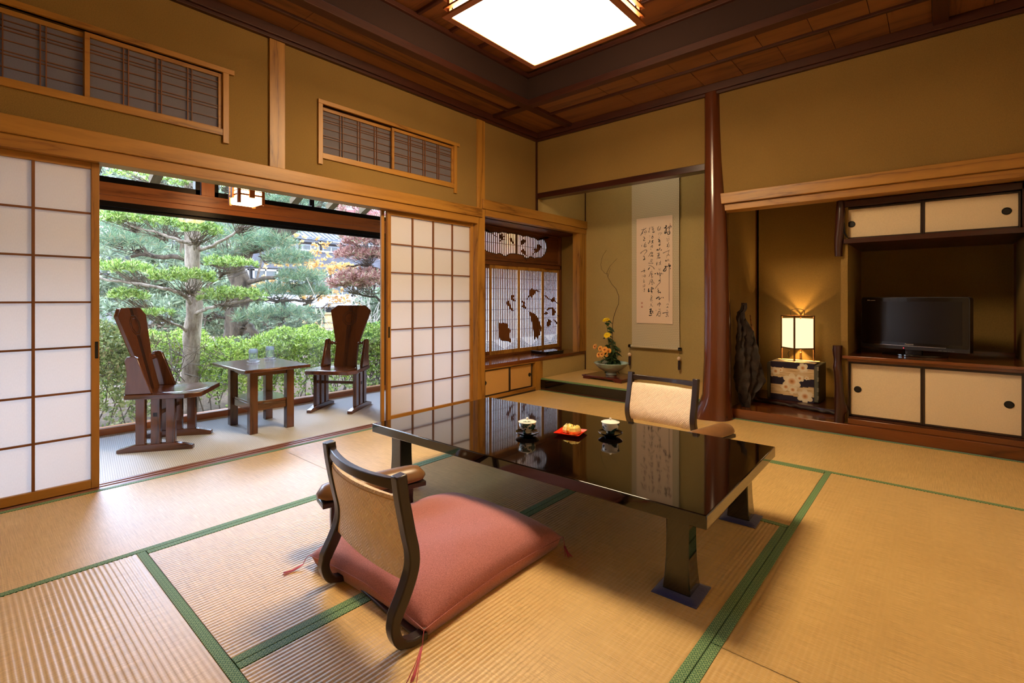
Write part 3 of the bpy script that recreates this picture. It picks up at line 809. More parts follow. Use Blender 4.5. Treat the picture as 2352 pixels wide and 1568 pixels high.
MB().box(2.868, 3.83, .02, .10, .552, .572).build('apron', wood('lacquer_wood', 'x'), sh_, bevel=.002)
MB().box(2.87, 3.822, .862, .88, .594, .612).build('back_strip', wood('lacquer_wood', 'x'), sh_)
uc = root('upper_cabinet', (0, 0, 0), 0, 'high cabinet with two cream sliding doors above the television', 'cabinet')
slide_door(uc, 2.852, 3.292, .088, 1.488, 1.70, 2.888)
slide_door(uc, 3.316, 3.775, .072, 1.488, 1.70, 3.722)
MB().box(2.845, 3.80, .015, .878, 1.438, 1.474).build('bottom_board', dkx, uc, bevel=.003)
MB().box(2.84, 3.80, .03, .878, 1.716, 1.762).build('top_board', dkx, uc, bevel=.002)
MB().box(2.835, 2.842, .06, .878, 1.474, 1.716).build('side_panel', dkz, uc); MB().box(3.79, 3.815, .03, .878, 1.438, 1.77).build('side_panel', dkz, uc)
lt = MB().tube([(2.848, .045, 1.69), (2.846, .03, 1.60), (2.85, .035, 1.52), (2.868, .04, 1.483)], [.005, .006, .006, .004], 6)
lt.build('twig_trim', M['black_matte'], uc, smooth=60)
tag(MB().box(3.80, 3.83, -.01, .03, 1.30, 1.77).build('hanging_post', dkz, bevel=.002), 'short dark square post hanging at the right end of the upper cabinet', 'post')

# ---- television
tv = root('television', (3.245, .315, .594), R(-15.1), 'black flat television turned slightly on its stand', 'television')
W, Hh, zb = .327, .405, .036
def rrect(w, h0, h1, r, n=5):
    out = []
    for cx_, cz_, a0 in ((w-r, h1-r, 0), (-w+r, h1-r, 90), (-w+r, h0+r, 180), (w-r, h0+r, 270)):
        for i in range(n+1):
            a = R(a0 + 90*i/n); out.append((cx_+r*math.cos(a), cz_+r*math.sin(a)))
    return out
tvb = plain('tv_bezel', (16,13,12), .12, 0, .5)
hs = MB().prism([(x, z if z > zb+.05 else zb - .010*math.cos(x/W*1.5)+.012) for x, z in rrect(W, zb, zb+Hh, .02)], -.03, .045, 'y')
hs.build('housing', plain('tv_edge', (44,38,36), .3, 0.2), tv, bevel=.004)
MB().prism(rrect(W-.006, zb+.038, zb+Hh-.006, .012), -.0325, -.028, 'y').build('bezel', tvb, tv)
MB().box(-.293, .285, -.0345, -.031, zb+.062, zb+Hh-.034).build('screen', plain('tv_screen', (20,15,13), .16, spec=.5), tv)
MB().box(-.24, .2, -.036, -.031, zb+.037, zb+.0405).build('chrome_line', plain('chrome', (200,190,180), .2, 1.0), tv)
MB().box(-.285, -.268, -.035, -.032, zb+Hh-.027, zb+Hh-.022).box(-.264, -.232, -.035, -.032, zb+Hh-.027, zb+Hh-.0245).build('badge_marks', plain('pale_print', (190,180,165), .5), tv)
ld = MB().sphere((0,0,0), .003, 8, 6).build('standby_light', emit('red_led', (1, .03, .05), 4), tv); ld.location = (-.05, -.032, zb+.021)
fc = bpy.data.curves.new('maker_name', 'FONT'); fc.body = 'Panasonic'; fc.size = .0135; fc.align_x = 'CENTER'; fc.extrude = .0002
to_ = bpy.data.objects.new('maker_name_curve', fc); COL.objects.link(to_)
bpy.context.view_layer.update()
fo = bpy.data.objects.new('maker_name', bpy.data.meshes.new_from_object(to_.evaluated_get(bpy.context.evaluated_depsgraph_get())))
bpy.data.objects.remove(to_); COL.objects.link(fo); fo['kind'] = 'stuff'; fo.parent = tv; fo.rotation_euler = (R(90), 0, 0); fo.location = (-.015, -.0335, zb+.047)
fo.data.materials.clear(); fo.data.materials.append(bpy.data.materials['pale_print'])
lab = MB()
for a, b in ((.155, .175), (.183, .203), (.21, .217), (.222, .226), (.232, .245)): lab.box(a, b, -.0312, -.0295, zb+.017, zb+.0195)
lab.build('print_marks', plain('dim_print', (110,100,92), .5), tv)
MB().box(-.05, .05, .0, .03, .015, .06).build('neck', tvb, tv)
MB().prism([(.20*math.cos(a*math.pi/16), .015 + .11*math.sin(a*math.pi/16)) for a in range(32)], .0, .016, 'z').build('foot_plate', M['black_lacquer'], tv, bevel=.003)

# ---- safe box under a printed cloth
sf = root('safe_box', (2.41, .635, .122), 0, 'grey metal safe box under a flowered cloth in the alcove', 'safe')
MB().box(-.205, .205, -.16, .165, 0, .325).build('body', plain('grey_safe_paint', (70,68,58), .5), sf, bevel=.006)
MB().box(.165, .200, -.168, -.158, .01, .315).build('door_edge', plain('safe_trim', (96,96,84), .45, .3), sf, bevel=.002)
for z in (.03, .10, .19, .28): MB().box(.188, .203, -.174, -.158, z, z+.035).build('hinge', plain('steel', (150,150,140), .3, .8), sf, bevel=.002)
MB().box(-.203, -.178, -.168, -.158, .01, .315).build('door_edge', bpy.data.materials['safe_trim'], sf, bevel=.002)
def cloth_print():
    """indigo bands, cream ground and pale blossoms printed on the cloth"""
    m, nt, b = mat_new('printed_cloth')
    t = nd(nt, 'ShaderNodeTexCoord'); sp = nd(nt, 'ShaderNodeSeparateXYZ')
    nt.links.new(t.outputs['UV'], sp.inputs[0])
    u, v = sp.outputs[0], sp.outputs[1]
    nzs = nd(nt, 'ShaderNodeTexNoise'); nzs.inputs['Scale'].default_value = 3.0
    mp = nd(nt, 'ShaderNodeMapping'); mp.inputs['Scale'].default_value = (.8, .2, 1); nt.links.new(t.outputs['UV'], mp.inputs[0]); nt.links.new(mp.outputs[0], nzs.inputs['Vector'])
    step = mathn(nt, 'MULTIPLY', mathn(nt, 'FLOOR', mathn(nt, 'MULTIPLY', nzs.outputs[0], 9.0)), .035)
    band = mathn(nt, 'LESS_THAN', mathn(nt, 'FRACT', mathn(nt, 'ADD', mathn(nt, 'MULTIPLY', v, 2.15), mathn(nt, 'ADD', step, .0))), .44)
    wav = nd(nt, 'ShaderNodeTexNoise'); wav.inputs['Scale'].default_value = 6; mp2 = nd(nt, 'ShaderNodeMapping'); mp2.inputs['Scale'].default_value = (.5, 9, 1)
    nt.links.new(t.outputs['UV'], mp2.inputs[0]); nt.links.new(mp2.outputs[0], wav.inputs['Vector'])
    cream = ramp(nt, wav.outputs[0], [(.4, lin((196,160,112))), (.6, lin((226,200,160)))])
    c = mixc(nt, band, cream, lin((34,26,48)))
    for (fu, fv, fr, npet) in ((.50, .52, .21, 6), (.36, .36, .12, 5), (.52, .30, .12, 5), (.12, .76, .11, 5), (.80, .16, .18, 6), (.84, .64, .05, 5), (.68, .62, .10, 5), (.75, .9, .12, 5), (.24, .80, .06, 4)):
        du = mathn(nt, 'SUBTRACT', u, fu); dv = mathn(nt, 'SUBTRACT', v, fv)
        ang = mathn(nt, 'ARCTAN2', dv, du)
        rr = mathn(nt, 'SQRT', mathn(nt, 'ADD', mathn(nt, 'MULTIPLY', du, du), mathn(nt, 'MULTIPLY', dv, dv)))
        lim = mathn(nt, 'ADD', fr*.72, mathn(nt, 'MULTIPLY', mathn(nt, 'ABSOLUTE', mathn(nt, 'SINE', mathn(nt, 'MULTIPLY', ang, npet/2))), fr*.34))
        ins = mathn(nt, 'LESS_THAN', rr, lim)
        pet = ramp(nt, mathn(nt, 'DIVIDE', rr, fr), [(.0, lin((170,96,50))), (.22, lin((216,160,106))), (.5, lin((236,222,196))), (1, lin((222,204,176)))])
        c = mixc(nt, ins, c, pet)
    nt.links.new(c, b.inputs['Base Color']); b.inputs['Roughness'].default_value = .85
    return m
ck = MB()
ck.grid(lambda u, v: (-.172 + .34*u, -.174 - .003*math.sin(u*9)*(1-v) if v < .6 else -.174 + (v-.6)/.4*.30, (v/.6)*.331 - .006 if v < .6 else .331), 20, 20)
cko = ck.build('printed_cloth', cloth_print(), smooth=60)
cko.location = (2.41, .635, .126)
uv = cko.data.uv_layers.new(name='UVMap')
for l in cko.data.loops:
    i = l.vertex_index; uv.data[l.index].uv = ((i % 21)/20, (i//21)/20/.6)
tag(cko, 'indigo and cream blossom cloth draped over the grey safe box', 'cloth')

# ---- paper lantern on the box
an = root('table_lantern', (2.40, .735, .455), R(45), 'lit paper table lantern with wire handle on the clothed box', 'lamp')
s_, lw = .093, .0062
lwood = plain('lantern_wood', (92,58,26), .5)
for x in (-s_, s_):
    for y in (-s_, s_):
        MB().box(x-lw, x+lw, y-lw, y+lw, 0, .415).build('leg', lwood, an, bevel=.001, seg=1)
for z0, z1 in ((.108, .118), (.402, .413)):
    MB().box(-s_, s_, -s_-.004, -s_+.004, z0, z1).box(-s_, s_, s_-.004, s_+.004, z0, z1).box(-s_-.004, -s_+.004, -s_, s_, z0, z1).box(s_-.004, s_+.004, -s_, s_, z0, z1).build('ring_rail', lwood, an)
LPM = emit('glowing_lantern_paper', (1.75, 1.25, .62), 1.0)
for k in range(4):
    p_ = MB().add([(-s_+.005, -s_, .118), (s_-.005, -s_, .118), (s_-.005, -s_, .385), (-s_+.005, -s_, .385)], [(0,1,2,3)]).build('paper_side', LPM, an)
    p_.rotation_euler = (0, 0, R(90*k))
bul = MB().sphere((0, 0, .25), .026, 16, 10, 1.25).build('bulb', emit('bulb_glow', (1, .60, .20), 900), an, smooth=180)
hw = [( -.055, 0, .413), (-.055, 0, .455), (-.04, 0, .468), (0, 0, .474), (.04, 0, .468), (.055, 0, .455), (.055, 0, .413)]
hd = MB().tube(hw, .003, 6).build('handle', plain('wire', (70,50,26), .4, .6), an, smooth=60); hd.rotation_euler = (0, 0, R(-30))
MB().tube([(.03, .0, .12), (.03, 0, .075)], .001, 5).sphere((.03, 0, .068), .008, 10, 6).build('pull_cord', plain('cord_bead', (190,120,60), .5), an)
tag(MB().tube([(2.32, .80, .53), (2.30, .83, .50), (2.31, .84, .462)], .002, 5).build('power_cable', M['black_matte']), 'thin black power cable behind the lamp box', 'cable')

# ---- driftwood panel leaning in the corner
dw = root('driftwood', (2.125, .155, .082), R(41), 'tall dark weathered driftwood slab standing beside the log pillar', 'driftwood')
OUT = [(0,-.045,.02),(.03,-.06,.045),(.08,-.075,.06),(.12,-.09,.075),(.17,-.10,.11),(.20,-.105,.14),(.24,-.11,.135),(.30,-.11,.122),(.40,-.11,.105),(.50,-.108,.085),(.60,-.105,.06),(.66,-.10,.052),(.70,-.09,.02),(.74,-.098,-.005),(.78,-.10,-.03),(.82,-.092,-.037),(.845,-.055,-.037),(.89,-.047,-.037),(.905,-.043,-.038)]
zz_ = [i*.905/44 for i in range(45)]
OUT = [(z, float(np.interp(z, [q[0] for q in OUT], [q[1] for q in OUT])), float(np.interp(z, [q[0] for q in OUT], [q[2] for q in OUT])) + .004*math.sin(z*90)) for z in zz_]
nu = 16; mb = MB(); mr = random.Random(5)
for side in (-1, 1):
    for z, a, b in OUT:
        for i in range(nu+1):
            t = i/nu; x = a + (b-a)*t + .004*math.sin(z*70+i)
            ridge = .022*math.sin(t*9 + z*7) + .012*math.sin(t*21 - z*16) + mr.uniform(-.004, .004)
            mb.v.append((x, side*(.030*math.sin(math.pi*min(1, max(0, t)))**.5 + .004) + ridge*(1 if side < 0 else .4) - .02*z, z))
K = len(OUT)*(nu+1)
for side in (0, 1):
    for j in range(len(OUT)-1):
        for i in range(nu):
            q = side*K + j*(nu+1)+i; f = (q, q+1, q+nu+2, q+nu+1)
            mb.f.append(f if side == 0 else f[::-1])
for j in range(len(OUT)-1):
    a = j*(nu+1); mb.f.append((a, a+nu+1, K+a+nu+1, K+a)); a = a+nu; mb.f.append((a+nu+1, a, K+a, K+a+nu+1))
mb.f.append(tuple(range(nu+1))[::-1] + tuple(range(K, K+nu+1)))
mb.build('slab', plain('weathered_wood', (42,31,26), .7, noise=.5, nscale=30, bumpy=.9), dw, smooth=35)
sl = MB(); 
sl.tube([(.045, .02, .42), (.062, .015, .55), (.052, .02, .68), (.035, .022, .80)], [.016, .014, .012, .004], 7)
sl.tube([(.13, .01, .18), (.11, .0, .30), (.085, .01, .44), (.07, .015, .56)], [.014, .012, .012, .006], 7)
sl.build('splinter', plain('pale_split_wood', (150,100,52), .6, noise=.4, nscale=50), dw, smooth=50)

# ================================================================== SCROLL ALCOVE CONTENTS
def brocade():
    m, nt, b = mat_new('scroll_brocade')
    t = nd(nt, 'ShaderNodeTexCoord'); sp = nd(nt, 'ShaderNodeSeparateXYZ'); nt.links.new(t.outputs['Object'], sp.inputs[0])
    u = mathn(nt, 'MULTIPLY', sp.outputs[0], 36); v = mathn(nt, 'MULTIPLY', sp.outputs[2], 50)
    row = mathn(nt, 'FLOOR', v); sh = mathn(nt, 'MULTIPLY', mathn(nt, 'MODULO', row, 2.0), .5)
    fu = mathn(nt, 'SUBTRACT', mathn(nt, 'FRACT', mathn(nt, 'ADD', u, sh)), .5); fv = mathn(nt, 'FRACT', v)
    d = mathn(nt, 'SQRT', mathn(nt, 'ADD', mathn(nt, 'MULTIPLY', fu, fu), mathn(nt, 'MULTIPLY', mathn(nt, 'MULTIPLY', fv, fv), .55)))
    rings = mathn(nt, 'PINGPONG', mathn(nt, 'MULTIPLY', d, 5.0), 1.0)
    c = ramp(nt, rings, [(.3, lin((170,154,124))), (.7, lin((214,202,174)))])
    nt.links.new(c, b.inputs['Base Color']); b.inputs['Roughness'].default_value = .6
    return m
sc = root('hanging_scroll', (0, 0, 0), 0, 'hanging calligraphy scroll on grey patterned brocade', 'scroll')
YS = .862
def mount(u, v):
    x = .657 + .575*u; z = .475 + 2.0*v
    return (x, YS - .010 - .012*math.sin(v*3.1)*u + .006*math.cos(u*6.28)*(1-v), z)
MB().grid(mount, 12, 24).build('mounting', brocade(), sc, smooth=60)
MB().box(.727, 1.160, YS-.0245, YS-.0225, .742, 1.952).build('writing_paper', plain('pale_scroll_paper', (232,206,184), .8), sc)
def ink(strokes):
    mb = MB(); yy = YS - .0248
    for s in strokes:
        p = [(a/1e4, c/1e4, w/1.5e4) for a, c, w in s]
        # subdivide (Catmull-Rom) for brush-like curves
        q = []
        for i in range(len(p)-1):
            p0, p1, p2, p3 = p[max(i-1, 0)], p[i], p[i+1], p[min(i+2, len(p)-1)]
            for k in range(4):
                t = k/4
                q.append(tuple(.5*((2*p1[j]) + (-p0[j]+p2[j])*t + (2*p0[j]-5*p1[j]+4*p2[j]-p3[j])*t*t + (-p0[j]+3*p1[j]-3*p2[j]+p3[j])*t**3) for j in range(3)))
        q.append(p[-1]); b = len(mb.v)
        for i, (x, z, w) in enumerate(q):
            x2, z2, _ = q[min(i+1, len(q)-1)]; x1, z1, _ = q[max(i-1, 0)]
            L = math.hypot(x2-x1, z2-z1) or 1
            nx, nz = -(z2-z1)/L, (x2-x1)/L
            e = .45 if i == 0 else (.35 if i == len(q)-1 else 1)
            w = max(w, .0006)*e
            mb.v += [(x+nx*w, yy, z+nz*w), (x-nx*w, yy, z-nz*w)]
        mb.f += [(b+2*i, b+2*i+1, b+2*i+3, b+2*i+2) for i in range(len(q)-1)]
    return mb
STROKES = [[(10605,18149,73),(10774,18174,89),(10900,18364,97),(10795,18394,89)],[(10858,18247,65),(10858,18004,73),(10900,17839,57),(10816,17603,89),(10711,17552,89),(10732,17773,57),(10858,17964,40),(11110,18182,48),(11360,18319,56),(11443,18231,56),(11381,18116,48)],[(11152,18118,73),(11339,18100,64)],[(11193,18094,48),(11214,17850,40),(11298,17641,64),(11277,17462,72),(11110,17396,64),(10984,17548,48),(11047,17704,40),(11173,17653,40),(11173,17532,40)],[(10900,17677,48),(10984,17508,40)],[(11047,17220,20),(11131,17173,24)],[(11214,17146,28),(11256,17102,28)],[(10921,17029,24),(10900,16909,24)],[(11026,16980,20),(10984,16781,24),(11005,16638,24),(11173,16726,20),(11193,16966,20),(11089,16975,20)],[(11068,16855,24),(11110,16812,24)],[(11173,16525,40),(11131,16367,36),(11047,16292,36),(10921,16301,32)],[(10942,16159,36),(11068,16170,36)],[(11047,16292,36),(11047,16050,48),(10900,16060,36)],[(11214,16320,20),(11256,16156,24),(11173,15981,28),(11047,16030,28)],[(11026,15830,36),(11068,15787,36)],[(10499,15337,65),(10605,15392,41),(11026,15547,32),(11277,15652,40)],[(11173,15558,36),(11152,15358,40)],[(11152,15318,32),(11089,15201,36),(11193,15114,36),(11235,15011,36)],[(10984,15167,28),(11005,15024,28),(10879,14991,40)],[(11026,15083,28),(11152,15096,28)],[(10892,14849,44),(10942,14814,44)],[(10753,14492,40),(10942,14543,32)],[(10858,14608,32),(10816,14408,57),(10984,14480,32)],[(11047,14659,32),(11005,14398,36)],[(11152,14673,32),(11173,14390,40)],[(11298,14404,32),(11339,14374,24)],[(10816,14141,40),(10858,14107,40)],[(10689,13888,73),(10942,13796,48),(11277,13983,56),(11381,13938,64)],[(11193,14188,64),(11173,13987,64),(11277,13822,105),(11381,13938,72)],[(10029,18408,37),(9900,18257,49),(9879,18054,49),(9965,17903,37)],[(10230,18348,41),(10179,18108,33),(10051,17916,33)],[(10008,18124,25),(10094,18157,24),(10072,17996,24),(9986,18024,25)],[(9922,17601,25),(10136,17643,24),(10350,17624,24),(10179,17456,20),(10136,17358,24)],[(9943,17435,33),(10008,17532,20)],[(10051,17263,20),(10029,17183,20),(10115,17033,20)],[(9900,16989,74),(10094,16851,57),(10136,16726,49),(9965,16637,41),(10008,16817,41),(10136,16644,49),(10136,16481,41)],[(9965,16269,74),(10136,16318,65),(10051,16161,33)],[(10136,16481,49),(10158,16275,49)],[(9922,15863,41),(9749,15731,74),(10094,15750,57)],[(10136,15992,65),(10072,15751,57)],[(10350,15774,65),(10222,15639,57)],[(9771,15341,41),(10136,15380,37)],[(10029,15427,29),(9965,15227,33),(9771,14686,41)],[(9792,15094,29),(10094,15219,37),(9922,15025,37)],[(10008,15020,33),(9986,14776,37),(10136,14870,33)],[(9965,14921,33),(10243,14824,37)],[(9663,14240,37),(9857,14292,29)],[(9792,14418,37),(9749,13990,66)],[(9986,14266,33),(10243,14376,33)],[(10222,14519,37),(10179,14236,33),(10008,14020,37)],[(10136,14279,29),(10265,14028,33)],[(8942,18451,29),(8854,18066,33),(8766,17867,37),(8920,17874,37)],[(8788,18238,29),(8964,18263,29)],[(9140,18453,41),(9162,18327,41)],[(9315,18436,41),(9293,18294,37)],[(9140,18370,29),(9358,18370,29)],[(9140,18205,41),(9402,18181,41),(9227,18073,33),(9358,17979,37),(9271,17781,49),(9446,17786,58),(9467,17969,29)],[(8920,17460,37),(8898,17359,37)],[(8867,17212,41),(8885,17178,41)],[(9271,17534,37),(9271,17451,37)],[(9140,17339,33),(9315,17365,33),(9118,17176,41),(9271,17122,41),(9337,17261,33),(9184,17335,29)],[(8920,16943,58),(8898,16614,66)],[(8744,16709,41),(8788,16498,66)],[(9096,16723,37),(9358,16827,37)],[(9227,16919,58),(9227,16672,58),(9118,16495,41)],[(9227,16713,37),(9358,16539,37)],[(9315,16912,41),(9315,16789,41)],[(9271,16380,37),(8964,16072,37)],[(9096,16269,33),(9271,16236,37),(9184,16016,37)],[(9096,16145,29),(9206,16117,29)],[(8986,15905,58),(9096,15877,41)],[(9096,15650,29),(9184,15603,25)],[(9008,15449,50),(9315,15513,41)],[(9052,15529,41),(8744,15030,37)],[(9227,15518,41),(9227,15271,41)],[(8964,15100,50),(9337,15120,49)],[(9096,15361,37),(9271,15371,37)],[(9140,15276,33),(9052,15033,33)],[(9293,15226,37),(9271,14980,49)],[(9008,14747,25),(9249,14693,25),(9118,14576,25)],[(9096,14701,25),(8942,14399,29)],[(9052,14496,29),(9227,14529,29)],[(9140,14492,29),(9140,14368,29)],[(8766,14345,66),(8876,14278,37),(9315,14257,29),(9184,14325,25)],[(8744,14023,25),(9008,14003,33),(9315,13824,41),(9489,13570,58)],[(8898,13801,74),(8699,13527,58)],[(8187,18399,38),(8165,18359,38)],[(7849,18179,38),(8209,18250,33)],[(8500,18369,42),(8120,18134,50),(7985,17853,59),(7759,17517,42)],[(7985,17853,67),(8052,17722,33)],[(8254,17996,38),(8232,17790,38)],[(8343,18071,29),(8477,18018,33),(8500,17849,33),(8321,17824,29),(8366,18028,25)],[(8299,17638,42),(8388,17610,37)],[(8097,17363,42),(8254,17350,38)],[(8209,17375,42),(8254,17079,42)],[(8388,17235,42),(8209,17083,33),(8142,16942,58),(8366,16966,37)],[(7962,16580,25),(7967,16533,25)],[(7917,16436,42),(7908,16270,59)],[(8410,16713,42),(8276,16494,38),(8209,16249,58),(8433,16191,37),(8522,16351,33)],[(8299,16451,37),(8522,16435,33)],[(8343,16406,29),(8388,16236,29)],[(7782,15461,75),(7940,15640,38),(8343,15844,37),(8522,15811,50),(8522,15645,42),(8343,15448,29),(8187,15312,25)],[(8075,15151,42),(8276,15140,38)],[(8187,15186,42),(8254,14912,42)],[(8343,14969,37),(8120,14710,58)],[(8075,14692,50),(8366,14760,50)],[(8299,14867,37),(8366,14760,37)],[(10865,13930,78),(10820,13758,70),(10592,13462,87),(10569,13332,79),(10820,13366,70),(10865,13669,52)],[(11248,13827,113),(11226,13741,52),(11203,11747,35),(11203,9796,39)],[(11316,13651,52),(11369,13519,61)],[(10683,13851,70),(10865,13800,52)],[(10888,9577,30),(11091,9665,26),(11158,9535,26)],[(10978,9403,30),(11068,9317,30),(10865,9228,30)],[(10955,9316,26),(11136,9231,30)],[(10933,8990,52),(11023,8882,43)],[(10432,8589,79),(10683,8659,52),(11181,8755,39)],[(10865,8597,35),(10933,8468,35),(11068,8536,35),(11001,8643,26),(10888,8619,26)],[(11001,8491,35),(10978,8295,39),(10797,8247,52)],[(11091,8341,43),(11158,8277,61)],[(9972,13640,35),(10041,13593,31)],[(10133,13612,35),(10202,13653,31)],[(9972,13508,35),(10225,13454,26)],[(9506,13040,115),(9670,13123,44)],[(9786,13229,53),(9925,12894,70)],[(9763,13097,44),(10133,13019,31),(10546,13036,31)],[(10087,13240,53),(10133,12997,44)],[(10340,13165,44),(10179,12951,44)],[(10041,12912,53),(10202,12863,61),(10133,12733,35),(10179,12425,31),(10041,12318,44),(10018,12209,44),(10179,12315,40),(10156,12074,40),(9902,11815,35),(9623,11467,31),(9483,11314,13)],[(9856,11420,26),(9948,11374,26),(9879,11287,31)],[(9856,11265,62),(9995,11110,62),(9832,11001,71)],[(9902,10891,70),(10202,10976,61),(10179,10822,44)],[(9670,10208,106),(9995,10450,62),(10041,10230,53),(10041,10142,79),(10225,10296,44),(10363,10405,35)],[(10478,10427,44),(10546,10295,87)],[(9902,9701,40),(9856,9459,53)],[(9902,9635,35),(10179,9747,40),(10202,9528,61)],[(10064,9856,62),(10064,9307,31)],[(9646,8923,62),(9693,8888,62)],[(9995,9086,40),(10087,8999,40)],[(10179,9111,44),(10133,8978,35)],[(9902,8777,44),(10225,8870,39)],[(9995,8778,44),(9716,8244,62)],[(10041,8691,31),(10202,8716,31),(10248,8475,26)],[(9948,8513,26),(9948,8293,26),(10179,8386,26),(10156,8583,26),(9972,8536,26)],[(9948,8249,31),(10225,8278,31)],[(8917,13817,71),(8703,13558,80)],[(9130,13519,40),(9177,13473,40)],[(8917,13282,31),(9248,13337,36)],[(9059,13255,40),(8798,12729,45)],[(9059,13121,36),(9271,13158,40)],[(9154,13162,40),(9130,12763,44)],[(9059,12966,36),(9295,12980,44)],[(9059,12699,53),(9318,12713,53)],[(8988,12367,40),(8941,12101,36),(8798,11836,40)],[(9012,12411,27),(9201,12473,31),(9271,12227,31),(9436,12001,40),(9436,11935,53)],[(9106,12364,27),(9224,12294,27),(9083,12187,31),(9248,12138,31)],[(9059,12054,31),(9201,12095,36),(9154,11830,31),(9295,11871,31)],[(8798,11435,80),(8750,11034,98),(8941,11166,53)],[(9154,11607,62),(9154,11341,53)],[(9012,11454,53),(9342,11427,62),(9295,11295,53)],[(8964,11254,45),(9342,11338,40)],[(9154,11296,53),(9059,11031,62),(9201,11118,53),(9154,10941,62),(9201,10852,40)],[(9059,10675,31),(9130,10608,36)],[(9012,10497,31),(9177,10541,31),(9154,10363,36),(9035,10408,27)],[(9012,10319,36),(9201,10319,36)],[(8917,10186,27),(9248,10208,31)],[(9106,10275,27),(8964,9963,31)],[(9059,10097,27),(9201,10053,31),(9248,9964,27)],[(9012,9941,31),(9154,9964,31)],[(9177,9830,40),(9224,9786,40)],[(9059,9697,40),(9083,9385,53)],[(9154,9431,36),(9271,9343,40)],[(8907,9312,40),(8955,9277,40)],[(8846,8960,80),(9106,9074,80),(8917,8716,62),(9059,8763,53)],[(9059,8940,62),(9012,8673,71),(8941,8538,71),(9154,8586,62)],[(8964,8805,53),(9295,8811,62),(9106,8497,53)],[(9318,8612,62),(9365,8582,53)],[(8798,8357,89),(8964,8316,80),(9201,8410,62)],[(8223,13711,40),(8223,13621,36)],[(7836,13343,54),(8054,13403,40),(8368,13504,40)],[(8199,13555,31),(8271,13373,36),(8151,13310,36)],[(8271,13373,36),(8295,13304,36)],[(8054,13516,27),(8368,13526,27)],[(7957,12929,36),(7986,12892,36)],[(7957,12771,36),(7986,12735,36)],[(8127,12928,31),(8127,12748,31)],[(8223,12970,36),(8368,12943,36),(8344,12742,36),(8223,12790,31),(8247,12947,27)],[(8127,12501,31),(8199,12477,27)],[(8102,12344,36),(8271,12363,36)],[(8175,12298,31),(8151,12141,36)],[(8102,12119,36),(8295,12115,36)],[(8247,12296,31),(8247,12139,31)],[(8127,11804,31),(8102,11625,31)],[(8223,11847,36),(8368,11867,27)],[(8247,11667,36),(8368,11755,36)],[(8271,11779,31),(8247,11555,31)],[(8054,11581,27),(8199,11601,27)],[(8247,11465,36),(8247,11084,40)],[(8175,11331,31),(8344,11352,31)],[(8030,11198,27),(8078,11198,27)],[(8151,11062,31),(8295,11061,36)]]
ink(STROKES).build('ink_writing', plain('black_ink', (26,24,26), .7), sc, kind='stuff')
seal = plain('faded_red_seal', (206,150,130), .8)
for a, b, c, d in ((1.128, 1.136, 1.835, 1.862), (.783, .806, .962, .985), (.783, .806, .918, .941)):
    MB().box(a, b, YS-.0249, YS-.0246, c, d).build('red_seal', seal, sc)
rod = MB().tube([(.66, YS-.03, .470), (1.23, YS-.03, .470)], .016, 14).build('roller', brocade(), sc, smooth=60)
for x0, x1 in ((.628, .66), (1.23, 1.264)):
    MB().tube([(x0, YS-.03, .470), (x1, YS-.03, .470)], .0195, 14).build('roller_knob', M['black_lacquer'], sc, smooth=60, bevel=.002)
for i, x in enumerate((.648, 1.243)):
    wt = root('scroll_weight', (x, YS-.045, .245), 0, ('pale bead weight with dark tassel hanging from the left end of the scroll roller', 'pale bead weight with dark tassel hanging from the right end of the scroll roller')[i], 'weight', 'scroll weights')
    MB().tube([(0, 0, .14), (0, .004, .21)], .0014, 6).build('cord', plain('brown_cord', (90,50,36), .7), wt)
    MB().sphere((0, 0, .125), .0215, 16, 10).build('bead', plain('ivory_bead', (226,196,166), .35), wt, smooth=180)
    MB().lathe([(.011, .0), (.0135, .02), (.013, .095), (.006, .104), (.0001, .106)], 14).build('tassel', plain('dark_tassel', (44,26,28), .9, bumpy=.8, nscale=200), wt, smooth=60)

# red lacquer stand, celadon bowl, flowers
sd_ = root('lacquer_stand', (.62, .455, .128), R(-4), 'low dark-red lacquer flower stand on the alcove mat', 'stand')
red = plain('dark_red_lacquer', (86,24,22), .22, 0, .4)
MB().box(-.265, .265, -.205, .205, .026, .040).build('top', red, sd_, bevel=.004)
for x in (-1, 1):
    MB().prism([(.25*x, 0), (.17*x, 0), (.155*x, .010), (.13*x, .018), (.13*x, .027), (.252*x, .027)][::x], -.198, -.182, 'y').build('foot', red, sd_)
    MB().prism([(.25*x, 0), (.17*x, 0), (.155*x, .010), (.13*x, .018), (.13*x, .027), (.252*x, .027)][::x], .182, .198, 'y').build('foot', red, sd_)
    MB().box(min(.235*x, .25*x), max(.235*x, .25*x), -.182, .182, .004, .027).build('side_rail', red, sd_)
MB().box(-.14, .14, -.196, -.186, .018, .027).build('front_rail', red, sd_)
bw = root('flower_bowl', (.60, .475, .1685), 0, 'wide pale-blue celadon bowl on the red stand', 'bowl')
cel = plain('celadon_glaze', (176,204,200), .18, 0, .3, noise=.18, nscale=9)
MB().lathe([(.058, 0), (.062, .004), (.056, .026), (.075, .036), (.125, .066), (.165, .098), (.194, .134), (.190, .137), (.16, .106), (.12, .078), (.06, .05), (.0001, .046)], 44).build('body', cel, bw, smooth=50)
MB().lathe([(.1425, .0795), (.1455, .0815), (.1445, .0785)], 44).build('glaze_line', plain('rust_line', (156,104,78), .3), bw, smooth=180)
MB().lathe([(.13, .085), (.0001, .085)], 36).build('water', plain('pale_water', (126,170,186), .04, 0, .2), bw)
leafm = plain('chrysanthemum_leaf', (40,70,36), .5, noise=.4, nscale=30)
stemm = plain('green_stem', (66,90,48), .6)
